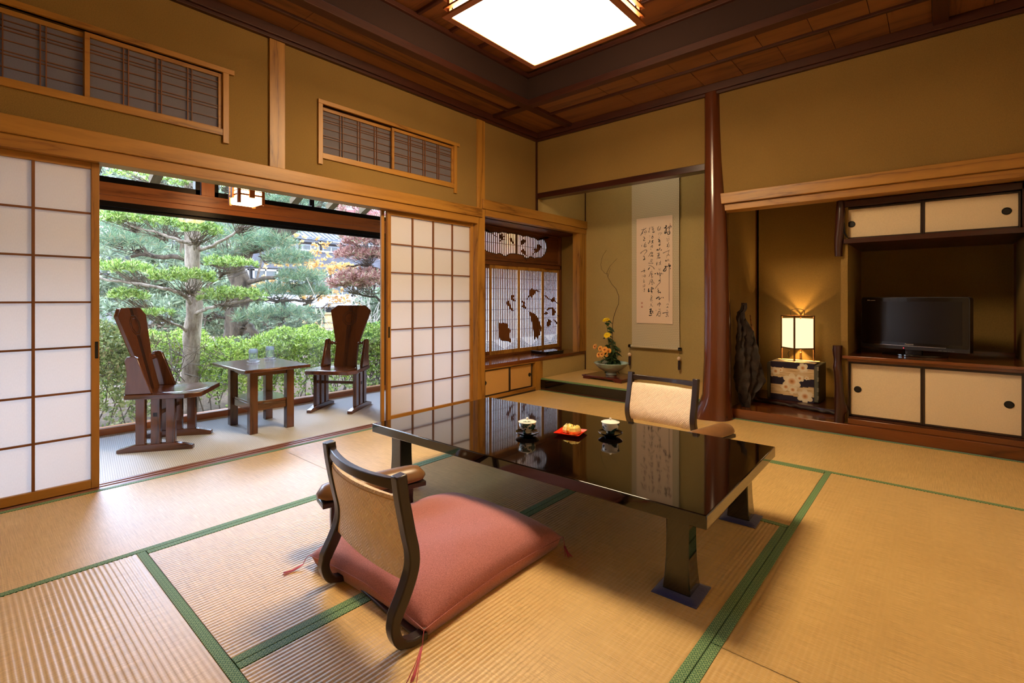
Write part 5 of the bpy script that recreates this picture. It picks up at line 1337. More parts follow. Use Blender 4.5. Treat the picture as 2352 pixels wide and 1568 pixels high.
# ================================================================== VERANDA FURNITURE
WX, WY, WZ = wood('walnut', 'x'), wood('walnut', 'y'), wood('walnut', 'z')
INL = plain('inlay_line', (18,9,6), .4)
def veranda_chair(loc, rz, lab):
    r = root('wooden_chair', loc, rz, lab, 'chair', 'dark wooden chairs on the veranda')
    # seat with clipped front corners and a scooped circle
    MB().prism([(-.212,-.18),(.212,-.18),(.25,.19),(.195,.275),(-.195,.275),(-.25,.19)], .352, .385, 'z').build('seat', WY, r, bevel=.005)
    sc_ = MB()
    for i in range(40):
        pass
    sc_.lathe([(.172, .3852), (.168, .3868), (.160, .3866), (.150, .3856), (.0001, .3853)], 40, (0, .085, 0))
    sc_.build('seat_dish', WY, r, smooth=60)
    # back board
    H = [(.106,.386),(.106,.575),(.198,.905),(.135,.955)]
    ol = [(x, z) for x, z in H] + [(-x, z) for x, z in H[::-1]]
    fy = lambda z: -.105 - .135*max(0, (z-.386))/.57
    bk_ = MB(); n = len(ol)
    for d in (.012, -.012): bk_.v += [(x, fy(z)+d, z) for x, z in ol]
    bk_.f = [tuple(range(n))[::-1], tuple(range(n, 2*n))] + [(i, n+i, n+(i+1) % n, (i+1) % n) for i in range(n)]
    bb = bk_.build('back_board', WZ, r, bevel=.003)
    il = MB()
    def seg(a, b, w=.0017):
        (x0, z0), (x1, z1) = a, b
        il.tube([(x0, fy(z0)+.0125, z0), (x1, fy(z1)+.0125, z1)], w, 5)
    for rr in (.072, .052):
        pts = [(rr*math.cos(R(22.5+45*k)), .835 + rr*math.sin(R(22.5+45*k))) for k in range(8)]
        for k in range(8): seg(pts[k], pts[(k+1) % 8])
    for x in (-.018, -.0108, -.0036, .0036, .0108, .018):
        seg((x, .386), (x, .765), .0010); seg((x, .905), (x, .954), .0010)
    il.build('inlay', INL, bb)
    for s in (-1, 1):
        # raked upright beside the back
        up = MB().prism([(-.178,.385),(-.020,.385),(-.105,.625),(-.125,.64),(-.165,.635),(-.178,.61),(-.165,.52)], min(s*.178, s*.206), max(s*.178, s*.206), 'x').build('arm_upright', WZ, r, bevel=.004)
        a, b = s*.106, s*.178
        sp_ = MB(); m = 9
        sp_.tube([(a+(b-a)*i/m, -.152, .598) for i in range(m+1)], [.011, .016, .019, .014, .010, .012, .019, .016, .011, .012], 12)
        sp_.build('spindle', WX, r, smooth=50)
        MB().prism([(-.222,0),(.222,0),(.222,.026),(.12,.050),(-.12,.050),(-.222,.022)], min(s*.168, s*.212), max(s*.168, s*.212), 'x').build('foot_bar', WY, r, bevel=.004)
        for f in (-.088, 0, .088):
            MB().box(min(s*.172, s*.205), max(s*.172, s*.205), f-.0275, f+.0275, .048, .354).build('leg_slat', WZ, r, bevel=.003)
        MB().box(min(s*.204, s*.2065), max(s*.204, s*.2065), -.012, .012, .232, .258).build('tenon', INL, r)
    MB().box(-.173, .173, -.010, .010, .232, .258).build('stretcher', WX, r, bevel=.002)
    return r
veranda_chair((-.74, -3.41, 0), math.atan2(.83, .56) - math.pi/2, 'tall-backed dark wooden chair on the carpet, seen from its side left of the small table')
veranda_chair((-.825, -2.03, 0), math.atan2(-.82, .57) - math.pi/2, 'tall-backed dark wooden chair on the carpet, seen from the front right of the small table')
vt = root('side_table', (-.735, -2.78, 0), R(-1), 'dark wooden square table with lower shelf between the veranda chairs', 'table')
MB().box(-.355, .355, -.245, .245, .478, .502).build('tabletop', WX, vt, bevel=.006)
for x in (-1, 1):
    for y in (-1, 1):
        MB().box(x*.205-.029, x*.205+.029, y*.137-.029, y*.137+.029, 0, .478).build('leg', WZ, vt, bevel=.003)
for y in (-1, 1): MB().box(-.178, .178, y*.137-.012, y*.137+.012, .432, .476).build('apron', WX, vt, bevel=.002)
for x in (-1, 1): MB().box(x*.205-.012, x*.205+.012, -.11, .11, .432, .476).build('apron', WY, vt, bevel=.002)
MB().box(-.215, .215, -.148, .148, .222, .240).build('shelf', WX, vt, bevel=.002)
for y in (-1, 1): MB().box(-.178, .178, y*.137-.012, y*.137+.012, .168, .222).build('shelf_rail', WX, vt, bevel=.002)
for x in (-1, 1): MB().box(x*.205-.012, x*.205+.012, -.11, .11, .168, .222).build('shelf_rail', WY, vt, bevel=.002)
# tumblers upside down on glass saucers
gt = glass_thin('tumbler_glass', (.95, .965, .985), .5)
_o = gt.node_tree.nodes['Material Output']; _s = _o.inputs[0].links[0].from_socket
_d = nd(gt.node_tree, 'ShaderNodeBsdfTranslucent'); _d.inputs[0].default_value = (.9, .94, 1, 1)
_m = nd(gt.node_tree, 'ShaderNodeMixShader'); _m.inputs[0].default_value = .10
gt.node_tree.links.new(_s, _m.inputs[1]); gt.node_tree.links.new(_d.outputs[0], _m.inputs[2]); gt.node_tree.links.new(_m.outputs[0], _o.inputs[0])
gs_ = gt.copy(); [n_ for n_ in gs_.node_tree.nodes if n_.type == 'MIX_SHADER'][-1].inputs[0].default_value = .32
for i, (x, y) in enumerate(((-.83, -2.80), (-.955, -2.615))):
    wh = ('nearer', 'farther')[i]
    g = root('tumbler', (x, y, .5145), 0, 'clear tumbler standing upside down, the %s of two on the veranda table' % wh, 'glass', 'tumblers on the veranda table')
    MB().lathe([(.031, 0), (.0335, .03), (.0345, .07), (.034, .088), (.030, .098), (.0275, .101), (.0001, .1005)], 28).build('wall', gt, g, smooth=50)
    MB().lathe([(.0325, .066), (.035, .07), (.0348, .086), (.031, .0965), (.0285, .0935), (.032, .08)], 28).build('cut_pattern', gs_, g, smooth=25)
    c_ = root('glass_saucer', (x, y, .5022), 0, 'ribbed clear glass saucer under the %s tumbler' % wh, 'saucer', 'glass saucers on the veranda table')
    m = MB(); n = 32
    for rr, z in ((.030, 0), (.036, .004), (.047, .011), (.049, .014), (.046, .0135), (.034, .007), (.0001, .006)):
        for k in range(n):
            a = 2*math.pi*k/n; q = rr*(1.03 if k % 2 else .97) if rr > .035 else rr
            m.v.append((q*math.cos(a), q*math.sin(a), z))
    m.f = [(i*n+k, i*n+(k+1) % n, (i+1)*n+(k+1) % n, (i+1)*n+k) for i in range(6) for k in range(n)]
    m.build('dish', gs_, c_)

# ---- small hanging lantern of the veranda
vl = root('veranda_lantern', (-.70, -2.90, 1.752), 0, 'small slatted wooden lantern glowing above the veranda chairs', 'lamp')
ow = plain('orange_lantern_wood', (176,96,36), .5)
MB().box(-.088, .088, -.088, .088, .006, .27).build('diffuser', emit('veranda_glow', (18.0, 10.8, 4.8), 1.0), vl, bevel=.012)
for k in range(4):
    o = MB().prism([(-.020, .045), (.020, .045), (.020, .30), (-.020, .30)], -.112, -.096, 'y').build('upright', ow, vl, bevel=.001, seg=1); o.rotation_euler = (0, 0, R(90*k))
for x in (-1, 1):
    for y in (-1, 1):
        MB().prism([(x*.076, y*.098), (x*.098, y*.098), (x*.098, y*.076), (x*.092, y*.076), (x*.092, y*.092), (x*.076, y*.092)][::x*y], .0, .28, 'z').build('corner_strip', ow, vl)
h_ = .098
for z in (.062, .098, .124, .15, .176, .202, .228, .254):
    w_ = .012 if z == .062 else .005
    ringm = MB(); ringm.box(-h_, h_, -h_, -h_+.008, z, z+w_); ringm.box(-h_, h_, h_-.008, h_, z, z+w_); ringm.box(-h_, -h_+.008, -h_, h_, z, z+w_); ringm.box(h_-.008, h_, -h_, h_, z, z+w_)
    ringm.build('slat', ow, vl)
MB().box(-.11, .11, -.11, .11, .285, .30).build('top_plate', ow, vl); MB().tube([(0, 0, .30), (0, 0, .665)], .008, 8).build('hanging_rod', M['iron'], vl)

v2 = copy_tree(vl); v2.location = (-.68, -.05, 1.752); v2['label'] = 'second slatted lantern glowing warm behind the bay window paper'
# ---- hidden strip lamp behind the scroll-alcove lintel
tl = root('alcove_lamp', (1.0, .06, 2.60), 0, 'slim strip lamp fixed behind the lintel of the scroll alcove', 'lamp')
MB().box(-.5, .5, -.091, -.035, -.03, .03).box(-.46, -.44, -.04, .005, -.01, .01).box(.44, .46, -.04, .005, -.01, .01).build('housing', M['fusuma'], tl)
MB().tube([(-.48, 0, 0), (.48, 0, 0)], .014, 10).build('tube', emit('strip_glow', (24, 23, 17), 1.0), tl)

# ================================================================== GARDEN
def leaf_mat(name, stops, trans=.35, rough=.45):
    m, nt, b = mat_new(name)
    at = nd(nt, 'ShaderNodeAttribute', attribute_name='tone')
    c = ramp(nt, at.outputs['Fac'], [(p, lin(q)) for p, q in stops])
    df = nd(nt, 'ShaderNodeBsdfDiffuse'); tr = nd(nt, 'ShaderNodeBsdfTranslucent'); gl = nd(nt, 'ShaderNodeBsdfGlossy'); gl.inputs['Roughness'].default_value = rough
    gl.inputs['Color'].default_value = (.8, .85, .9, 1)
    m1 = nd(nt, 'ShaderNodeMixShader'); m1.inputs[0].default_value = trans
    m2 = nd(nt, 'ShaderNodeMixShader'); m2.inputs[0].default_value = .07
    nt.links.new(c, df.inputs[0]); nt.links.new(c, tr.inputs[0])
    nt.links.new(df.outputs[0], m1.inputs[1]); nt.links.new(tr.outputs[0], m1.inputs[2])
    nt.links.new(m1.outputs[0], m2.inputs[1]); nt.links.new(gl.outputs[0], m2.inputs[2])
    nt.links.new(m2.outputs[0], nt.nodes['Material Output'].inputs[0])
    return m

def leaves(name, base, dirs, L, W, mat, parent, fold=0.15):
    """many leaf blades as one mesh: base points, directions, lengths, widths"""
    n = len(base)
    d = dirs/np.linalg.norm(dirs, axis=1, keepdims=True)
    s = np.cross(d, rng.normal(size=(n, 3))); s /= np.linalg.norm(s, axis=1, keepdims=True) + 1e-9
    L = np.broadcast_to(L, (n,))[:, None]; W = np.broadcast_to(W, (n,))[:, None]
    mid = base + d*L*.5; nrm = np.cross(d, s)
    v = np.empty((n, 4, 3)); v[:, 0] = base; v[:, 1] = mid + s*W*.5 + nrm*W*fold; v[:, 2] = base + d*L; v[:, 3] = mid - s*W*.5 + nrm*W*fold
    me = bpy.data.meshes.new(name)
    me.vertices.add(4*n); me.vertices.foreach_set('co', v.reshape(-1))
    me.loops.add(4*n); me.loops.foreach_set('vertex_index', np.arange(4*n, dtype=np.int32))
    me.polygons.add(n); me.polygons.foreach_set('loop_start', np.arange(0, 4*n, 4, dtype=np.int32))
    me.polygons.foreach_set('loop_total', np.full(n, 4, dtype=np.int32))
    a = me.attributes.new('tone', 'FLOAT', 'POINT'); a.data.foreach_set('value', np.repeat(rng.uniform(0, 1, n), 4))
    me.update(calc_edges=True); me.materials.append(mat)
    o = bpy.data.objects.new(name, me); COL.objects.link(o)
    if parent: o.parent = parent; 
    o['kind'] = 'stuff'
    return o

def rosettes(cent, k, up, spread):
    """k directions around each centre, rising by `up`"""
    n = len(cent)
    b = np.repeat(cent, k, axis=0)
    a = rng.uniform(0, 2*np.pi, n*k); el = rng.normal(up, spread, n*k)
    d = np.stack([np.cos(a)*np.cos(el), np.sin(a)*np.cos(el), np.sin(el)], 1)
    return b, d

def twigs(segs, name, mat, parent):
    mb = MB()
    for p, q, r in segs:
        p = Vector(p); q = Vector(q); m = (p+q)/2 + Vector((random.uniform(-1,1), random.uniform(-1,1), random.uniform(-.6,.6)))*(q-p).length*.16
        mb.tube([p, m, q], [r, r*.75, r*.4], 4, cap=False)
    return mb.build(name, mat, parent, kind='stuff', smooth=180)

def bark(name, c1, c2, sc):
    m, nt, b = mat_new(name)
    nz = nd(nt, 'ShaderNodeTexNoise'); nz.inputs['Scale'].default_value = sc; nz.inputs['Detail'].default_value = 6; nz.inputs['Roughness'].default_value = .7
    nt.links.new(coords(nt, (1, 1, .35)), nz.inputs['Vector'])
    nt.links.new(ramp(nt, nz.outputs[0], [(.35, lin(c1)), (.65, lin(c2))]), b.inputs['Base Color']); b.inputs['Roughness'].default_value = .95
    bump(nt, b, nz.outputs[0], 1.0, .02)
    return m
BK1 = bark('grey_bark', (126,108,100), (206,190,182), 16); BK2 = bark('pine_bark', (46,38,36), (112,98,88), 9); BK3 = bark('twig_bark', (78,66,58), (140,124,112), 20)
LP = leaf_mat('podocarpus_leaf', [(0, (84,114,56)), (.45, (140,174,78)), (.8, (196,220,120)), (1, (222,234,166))])
LN = leaf_mat('pine_needle', [(0, (62,92,74)), (.5, (104,138,106)), (.85, (146,172,128)), (1, (172,142,104))])
LR = leaf_mat('reddish_leaf', [(0, (140,88,86)), (.5, (186,134,128)), (.8, (212,172,160)), (1, (160,170,126))])
LY = leaf_mat('yellow_leaf', [(0, (176,124,62)), (.6, (206,162,92)), (1, (220,190,132))], .45)
LH = leaf_mat('azalea_leaf', [(0, (86,110,46)), (.4, (146,176,72)), (.8, (198,222,104)), (1, (224,232,160))])
LH2 = leaf_mat('dull_azalea_leaf', [(0, (96,112,66)), (.4, (146,160,96)), (.8, (196,204,140)), (1, (206,180,140))])
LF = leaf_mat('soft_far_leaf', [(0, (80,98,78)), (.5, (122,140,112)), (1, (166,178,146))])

def smooth3(pts, k=4):
    P_ = [np.array(p, float) for p in pts]; q = []
    for i in range(len(P_)-1):
        p0, p1, p2, p3 = P_[max(i-1, 0)], P_[i], P_[i+1], P_[min(i+2, len(P_)-1)]
        for j in range(k):
            t = j/k
            q.append(.5*((2*p1) + (-p0+p2)*t + (2*p0-5*p1+4*p2-p3)*t*t + (-p0+3*p1-3*p2+p3)*t**3))
    return q + [P_[-1]]

def limb(name, pts, r0, r1, mat, parent, n=10, wob=0.0):
    q = smooth3(pts)
    if wob: q = [p + rng.normal(0, wob, 3)*(0 < i < len(q)-1) for i, p in enumerate(q)]
    rr = [r0 + (r1-r0)*i/(len(q)-1) for i in range(len(q))]
    rr = [r*(1+rng.uniform(-.07, .07)) for r in rr]
    return MB().tube(q, rr, n).build(name, mat, parent, smooth=180)

def pads_of(pads, k, up, spread, L, W, mat, parent, twm, ntw=26, dome=.55, tr=.006):
    """flat clipped foliage pads fed by fans of twigs"""
    B, D, S = [], [], []
    for c, rx, ry, rz, n, anchor in pads:
        c = np.array(c); th = rng.uniform(0, 2*np.pi, n); r = np.sqrt(rng.uniform(0, 1, n))
        x = r*np.cos(th)*rx; y = r*np.sin(th)*ry
        # long axis of the pad lies along the window (y)
        z = rz*(dome*(1-r**2) + rng.uniform(-.45, .45, n))
        cen = c + np.stack([x, y, z], 1)
        b, d = rosettes(cen, k, up, spread); B.append(b); D.append(d)
        for i in range(min(ntw, n)):
            a = np.array(anchor) + rng.normal(0, .03, 3)
            t = rng.uniform(.25, .6); m = a + (cen[i]-a)*t + np.array([0, 0, -.05*rz/.15])
            S.append((a, m, tr)); S.append((m, cen[i], tr*.6))
    B = np.concatenate(B); D = np.concatenate(D)
    leaves('foliage', B, D, rng.uniform(.75, 1.15, len(B))*L, W, mat, parent)
    twigs(S, 'twigs', twm, parent)

# ---- ground
def soil():
    m, nt, b = mat_new('leaf_strewn_soil')
    nz = nd(nt, 'ShaderNodeTexNoise'); nz.inputs['Scale'].default_value = 22; nz.inputs['Detail'].default_value = 6; nz.inputs['Roughness'].default_value = .75
    nt.links.new(coords(nt), nz.inputs['Vector'])
    nt.links.new(ramp(nt, nz.outputs[0], [(.3, lin((70,54,46))), (.5, lin((120,100,86))), (.7, lin((166,140,120)))]), b.inputs['Base Color']); b.inputs['Roughness'].default_value = 1
    bump(nt, b, nz.outputs[0], 1, .03)
    return m
S(MB().box(-60, -1.42, -40, 45, -.6, -.35).build('ground', soil()), 'brown leaf-strewn garden soil')

# ---- tiered podocarpus close to the glass
po = root('tiered_tree', (-3.27,-2.56,-0.64), 0, 'pale-barked tiered garden tree with flat bright-green foliage pads', 'tree')
PO = np.array(po.location)
def rel(o, pts): return [tuple(np.array(p) - np.array(o.location)) for p in pts]
limb('trunk', rel(po, [(-3.28,-2.57,-0.65), (-3.27,-2.56,-0.08), (-3.26,-2.55,0.44), (-3.23,-2.53,0.95), (-3.25,-2.54,1.46), (-3.26,-2.55,1.98), (-3.25,-2.55,2.59), (-3.24,-2.53,3.26)]), .098, .072, BK1, po, 16, .006)
for pts, r in [([(-3.20,-2.57,1.66), (-3.18,-2.74,1.71), (-3.24,-2.93,1.76), (-3.40,-3.14,1.85)], .022), ([(-3.23,-2.52,1.59), (-3.12,-2.36,1.66), (-3.04,-2.23,1.76), (-3.01,-2.07,1.90), (-2.90,-1.90,1.94)], .024),
               ([(-3.20,-2.57,0.95), (-3.08,-2.73,1.09), (-3.09,-2.93,1.15), (-3.25,-3.21,1.20), (-3.38,-3.38,1.24)], .026), ([(-3.30,-2.52,1.00), (-3.33,-2.34,1.19), (-3.28,-2.17,1.35)], .016),
               ([(-3.16,-2.53,0.85), (-2.84,-2.45,0.93), (-2.58,-2.36,0.98), (-2.35,-2.22,1.01)], .022), ([(-3.23,-2.59,0.62), (-3.16,-2.73,0.73), (-3.17,-2.87,0.80), (-3.23,-3.06,0.96)], .018),
               ([(-3.10,-2.54,1.00), (-2.75,-2.57,1.12), (-2.67,-2.57,1.19)], .014), ([(-3.26,-2.55,2.29), (-3.37,-2.78,2.32), (-3.55,-3.07,2.34)], .02), ([(-3.25,-2.54,2.34), (-3.06,-2.24,2.39), (-2.85,-1.93,2.30)], .018)]:
    limb('branch', rel(po, pts), r, r*.4, BK1, po, 8, .008)
pads_of([(c, rx, ry, rz, n, a) for c, rx, ry, rz, n, a in [
    (rel(po, [(-3.38,-2.99,1.88)])[0], .25, .42, .10, 150, rel(po, [(-3.25,-2.81,1.72)])[0]),
    (rel(po, [(-3.50,-3.16,1.93)])[0], .22, .30, .09, 90, rel(po, [(-3.39,-3.06,1.81)])[0]),
    (rel(po, [(-2.82,-2.57,1.78)])[0], .18, .20, .09, 80, rel(po, [(-3.11,-2.55,1.66)])[0]),
    (rel(po, [(-2.95,-2.01,2.01)])[0], .25, .30, .08, 70, rel(po, [(-2.99,-2.12,1.84)])[0]),
    (rel(po, [(-3.33,-3.21,1.33)])[0], .25, .32, .10, 120, rel(po, [(-3.20,-3.02,1.17)])[0]),
    (rel(po, [(-2.76,-2.77,1.24)])[0], .24, .32, .10, 140, rel(po, [(-3.05,-2.63,1.08)])[0]),
    (rel(po, [(-3.24,-2.13,1.45)])[0], .25, .30, .09, 120, rel(po, [(-3.28,-2.24,1.32)])[0]),
    (rel(po, [(-2.57,-2.34,1.04)])[0], .24, .34, .10, 150, rel(po, [(-2.71,-2.40,0.94)])[0]),
    (rel(po, [(-3.30,-3.12,1.04)])[0], .20, .18, .09, 80, rel(po, [(-3.24,-2.93,0.85)])[0]),
    (rel(po, [(-3.09,-2.93,0.85)])[0], .12, .16, .05, 26, rel(po, [(-3.13,-2.84,0.77)])[0]),
    (rel(po, [(-3.44,-2.97,2.40)])[0], .22, .32, .08, 60, rel(po, [(-3.37,-2.78,2.31)])[0]),
    (rel(po, [(-3.14,-2.58,2.34)])[0], .25, .25, .09, 70, rel(po, [(-3.20,-2.57,2.27)])[0]),
    (rel(po, [(-2.90,-2.10,2.35)])[0], .3, .35, .10, 90, rel(po, [(-3.06,-2.24,2.33)])[0])]],
    12, .75, .38, .060, .0125, LP, po, BK3, 40)

# ---- old pine behind it
pi = root('old_pine', (-6.30,-0.96,-0.68), 0, 'old dark-trunked pine with drooping grey-green needle clumps', 'tree')
limb('trunk', rel(pi, [(-6.30,-0.96,-0.72), (-6.33,-0.98,0.28), (-6.33,-0.98,0.75), (-6.24,-0.90,1.23), (-6.39,-0.96,1.59), (-6.29,-0.81,1.92), (-6.06,-0.48,2.17), (-5.66,-0.00,2.55), (-5.38,0.37,3.15)]), .21, .10, BK2, pi, 14, .02)
limb('root_flare', rel(pi, [(-6.21,-0.88,0.55), (-6.09,-0.77,0.35), (-5.88,-0.59,0.12)]), .16, .05, BK2, pi, 10, .02)
for pts, r in [([(-6.41,-0.92,1.56), (-6.52,-1.28,1.70), (-6.65,-1.65,1.75), (-6.93,-2.04,1.77), (-7.15,-2.36,1.75)], .075), ([(-6.67,-1.68,1.72), (-6.73,-1.73,1.99), (-6.82,-1.81,2.22)], .05), ([(-6.87,-2.11,1.75), (-7.04,-2.26,1.93), (-7.44,-2.61,2.08)], .03),
               ([(-6.26,-0.92,1.27), (-5.87,-0.71,1.39), (-5.53,-0.55,1.40), (-5.25,-0.44,1.26), (-5.02,-0.24,1.29)], .05), ([(-6.28,-0.94,0.99), (-5.70,-0.70,1.01), (-5.31,-0.49,0.99), (-4.87,-0.24,0.99)], .045), ([(-5.47,-0.50,0.99), (-5.44,-0.47,0.76), (-5.53,-0.55,0.56)], .035),
               ([(-5.93,-0.37,2.21), (-5.85,-0.56,2.35), (-5.87,-0.71,2.49)], .04), ([(-6.39,-1.04,0.59), (-6.47,-1.37,0.76), (-6.30,-1.49,0.54)], .03)]:
    limb('branch', rel(pi, pts), r, r*.35, BK2, pi, 8, .02)
pads_of([(rel(pi, [c])[0], rx, ry, rz, n, rel(pi, [a])[0]) for c, rx, ry, rz, n, a in [
    ((-5.70,-0.70,1.97), .5, .55, .34, 150, (-6.14,-0.68,2.04)), ((-5.31,-0.49,1.69), .4, .42, .24, 90, (-5.97,-0.67,1.79)), ((-6.45,-1.09,2.15), .4, .4, .25, 70, (-6.39,-1.04,1.79)), ((-6.36,-1.40,1.69), .4, .42, .25, 70, (-6.52,-1.28,1.70)),
    ((-5.04,-0.39,1.37), .40, .42, .20, 90, (-5.25,-0.44,1.26)), ((-5.33,-0.64,1.13), .42, .42, .17, 80, (-5.43,-0.59,1.01)), ((-4.87,-0.24,1.13), .3, .3, .14, 50, (-4.98,-0.34,0.99)), ((-5.66,-0.79,0.69), .45, .45, .20, 70, (-5.47,-0.50,0.76)), ((-5.21,-0.54,0.73), .4, .4, .18, 50, (-5.44,-0.47,0.80)),
    ((-6.70,-1.84,2.29), .5, .5, .25, 80, (-6.82,-1.81,2.15)), ((-7.15,-2.36,1.97), .5, .55, .25, 110, (-7.04,-2.26,1.86)), ((-7.56,-2.59,2.21), .5, .5, .25, 80, (-7.27,-2.46,1.97)), ((-6.53,-1.42,0.76), .4, .4, .16, 40, (-6.36,-1.40,0.69)),
    ((-5.57,-0.05,2.78), .6, .7, .3, 130, (-5.73,-0.06,2.55)), ((-6.18,-0.58,2.70), .6, .6, .3, 110, (-6.06,-0.48,2.38)), ((-5.93,-0.37,2.99), .6, .8, .3, 130, (-5.66,-0.00,2.72))]],
    22, .55, .5, .15, .0075, LN, pi, BK2, 14, .3, .012)

# ---- reddish tree on the right
rt = root('red_leaf_tree', (-3.30,0.33,-0.49), 0, 'dull reddish-leaved garden tree at the right edge of the glass', 'tree')
limb('trunk', rel(rt, [(-3.30,0.33,-0.53), (-3.33,0.31,0.57), (-3.37,0.27,1.35), (-3.33,0.31,1.92), (-3.25,0.38,2.55)]), .08, .05, BK2, rt, 10, .02)
for pts, r in [([(-3.36,0.28,1.35), (-3.46,0.06,1.54), (-3.58,-0.17,1.56), (-3.71,-0.29,1.53)], .03), ([(-3.34,0.29,1.63), (-3.51,0.02,1.76), (-3.60,-0.20,1.89)], .025), ([(-3.34,0.29,0.92), (-3.51,0.02,1.07), (-3.68,-0.26,1.12)], .025)]:
    limb('branch', rel(rt, pts), r, r*.35, BK2, rt, 7, .012)
pads_of([(rel(rt, [c])[0], rx, ry, rz, n, rel(rt, [a])[0]) for c, rx, ry, rz, n, a in [
    ((-3.45,-0.06,1.89), .4, .45, .20, 170, (-3.46,0.06,1.69)), ((-3.50,-0.11,1.69), .4, .42, .12, 130, (-3.51,0.02,1.59)), ((-3.41,-0.16,1.28), .4, .50, .20, 260, (-3.51,0.02,1.12)), ((-3.59,-0.32,1.23), .3, .3, .12, 100, (-3.58,-0.17,1.12)), ((-3.49,0.17,2.16), .4, .4, .2, 110, (-3.36,0.28,1.92)), ((-3.88,0.09,2.52), .4, .5, .16, 90, (-3.44,0.21,2.20))]],
    14, .7, .5, .085, .017, LR, rt, BK3, 34)

# ---- yellow maple, thin
ym = root('yellow_maple', (-9.27,1.76,-1.44), 0, 'thin maple with sparse yellow autumn leaves before the inn', 'tree')
limb('trunk', rel(ym, [(-9.27,1.76,-1.49), (-9.23,1.80,0.17), (-9.14,1.88,1.32), (-9.23,1.80,2.02)]), .06, .025, BK3, ym, 8, .02)
for pts, r in [([(-9.17,1.85,0.98), (-8.65,2.04,1.55), (-8.04,2.30,1.71)], .025), ([(-9.16,1.86,1.44), (-9.54,1.66,1.91), (-9.80,1.43,2.02)], .02), ([(-9.20,1.82,0.63), (-8.65,2.04,0.87), (-8.13,2.36,0.98)], .02), ([(-9.20,1.82,0.63), (-9.62,1.46,0.98), (-10.05,1.08,1.32)], .02)]:
    limb('branch', rel(ym, pts), r, r*.35, BK3, ym, 6, .03)
pads_of([(rel(ym, [c])[0], rx, ry, rz, n, rel(ym, [a])[0]) for c, rx, ry, rz, n, a in [
    ((-9.36,1.69,2.02), .8, .9, .5, 60, (-9.27,1.76,1.55)), ((-8.73,1.97,1.72), .6, .7, .3, 45, (-8.91,1.94,1.32)), ((-8.12,2.23,1.76), .3, .4, .2, 30, (-8.38,2.14,1.63)), ((-8.47,2.06,0.98), .7, .8, .4, 45, (-8.65,2.04,0.87)), ((-9.88,1.23,1.32), .7, .7, .4, 35, (-9.70,1.39,1.04)), ((-9.07,1.67,2.45), .6, .7, .3, 25, (-9.23,1.80,1.96))]],
    5, .2, .6, .10, .075, LY, ym, BK3, 16, .3, .006)

# ---- clipped hedges
def hedge(name, lab, x0, x1, y0, y1, ztop, n, mat, ns, slope=0.0, gap=.9):
    h = root(name, ((x0+x1)/2, (y0+y1)/2, -.35), 0, lab, 'hedge')
    ox, oy = (x0+x1)/2, (y0+y1)/2
    hx, hy, H = (x1-x0)/2, (y1-y0)/2, ztop + .35
    u = rng.uniform(-1, 1, n); v = rng.uniform(-1, 1, n)
    bump_ = .05*np.sin(v*hy*5+u) + .04*np.sin(v*hy*11+2) + .03*np.sin(u*7+v*9)
    e = np.clip(1 - np.abs(u)**4, .0, 1)**.5 * np.clip(1 - np.abs(v)**10, 0, 1)**.5
    top = H*(.45 + .55*e) + bump_ + slope*v
    depth = rng.exponential(.07, n)
    z = np.maximum(top - depth, .16)
    # front and rear faces
    m = n//2
    uf = np.where(rng.uniform(0, 1, m) < .75, 1, -1) * (1 - rng.exponential(.09, m)); vf = rng.uniform(-1, 1, m)
    zf = H*(1 - .80*rng.uniform(0, 1, m)**1.35)*.93 + slope*vf + .04*np.sin(vf*hy*7)
    rd = 1 - .25*np.clip((zf/H-.55)/.45, 0, 1)**2
    cen = np.concatenate([np.stack([u*hx, v*hy, z], 1), np.stack([uf*hx*rd + .05*np.sin(vf*hy*6), vf*hy, zf], 1)])
    b, d = rosettes(cen, 5, .6, .5)
    leaves('foliage', b, d, rng.uniform(.026, .046, len(b)), .019, mat, h)
    sg = []
    for i in range(ns):
        px_, py = rng.uniform(-.6, .85)*hx, rng.uniform(-1, 1)*hy
        a = np.array([px_*.7, py, 0.]); c = np.array([px_ + rng.normal(0, .10), py + rng.normal(0, .14), H*rng.uniform(.4, .7)])
        sg.append((a, c, .009))
        for k in range(4):
            e_ = np.array([rng.uniform(-.9, 1)*hx, c[1] + rng.normal(0, .18), H*rng.uniform(.55, .95)])
            sg.append((c, e_, .005))
            for q in range(3):
                f = e_ + rng.normal(0, .10, 3); f[0] = min(f[0], hx)
                sg.append((c + (e_-c)*rng.uniform(.4, 1), f, .003))
    twigs(sg, 'twigs', BK3, h)
    return h
hedge('azalea_hedge', 'bright yellow-green clipped hedge with bare twiggy sides behind the side table', -3.55, -2.15, -2.50, 1.4, .60, 9000, LH, 70, .04)
hedge('azalea_hedge', 'duller olive clipped bush at the left behind the side-on chair', -3.5, -2.2, -5.0, -3.05, .76, 4600, LH2, 44, -.03)
hedge('low_shrub', 'looser leafy shrub between the pale trunk and the left bush', -4.6, -3.5, -3.6, -2.0, .55, 2200, LH, 20)
hedge('low_shrub', 'soft grey-green low shrub beside the pine roots', -6.6, -4.6, -3.2, .2, .30, 2600, LF, 14)
fr = root('broad_leaf_plant', (-2.84,-0.33,-0.34), 0, 'fresh green broad-leaved plant rising at the right end of the hedge', 'plant')
fc_ = np.array(rel(fr, [(-2.84,-0.33,0.49)])[0]) + np.stack([rng.normal(0, .16, 130), rng.normal(0, .2, 130), rng.normal(0, .08, 130)], 1)
b_, d_ = rosettes(fc_, 5, .35, .5)
leaves('foliage', b_, d_, .11, .05, leaf_mat('fresh_leaf', [(0, (64,128,58)), (.6, (110,180,92)), (1, (160,214,140))]), fr)
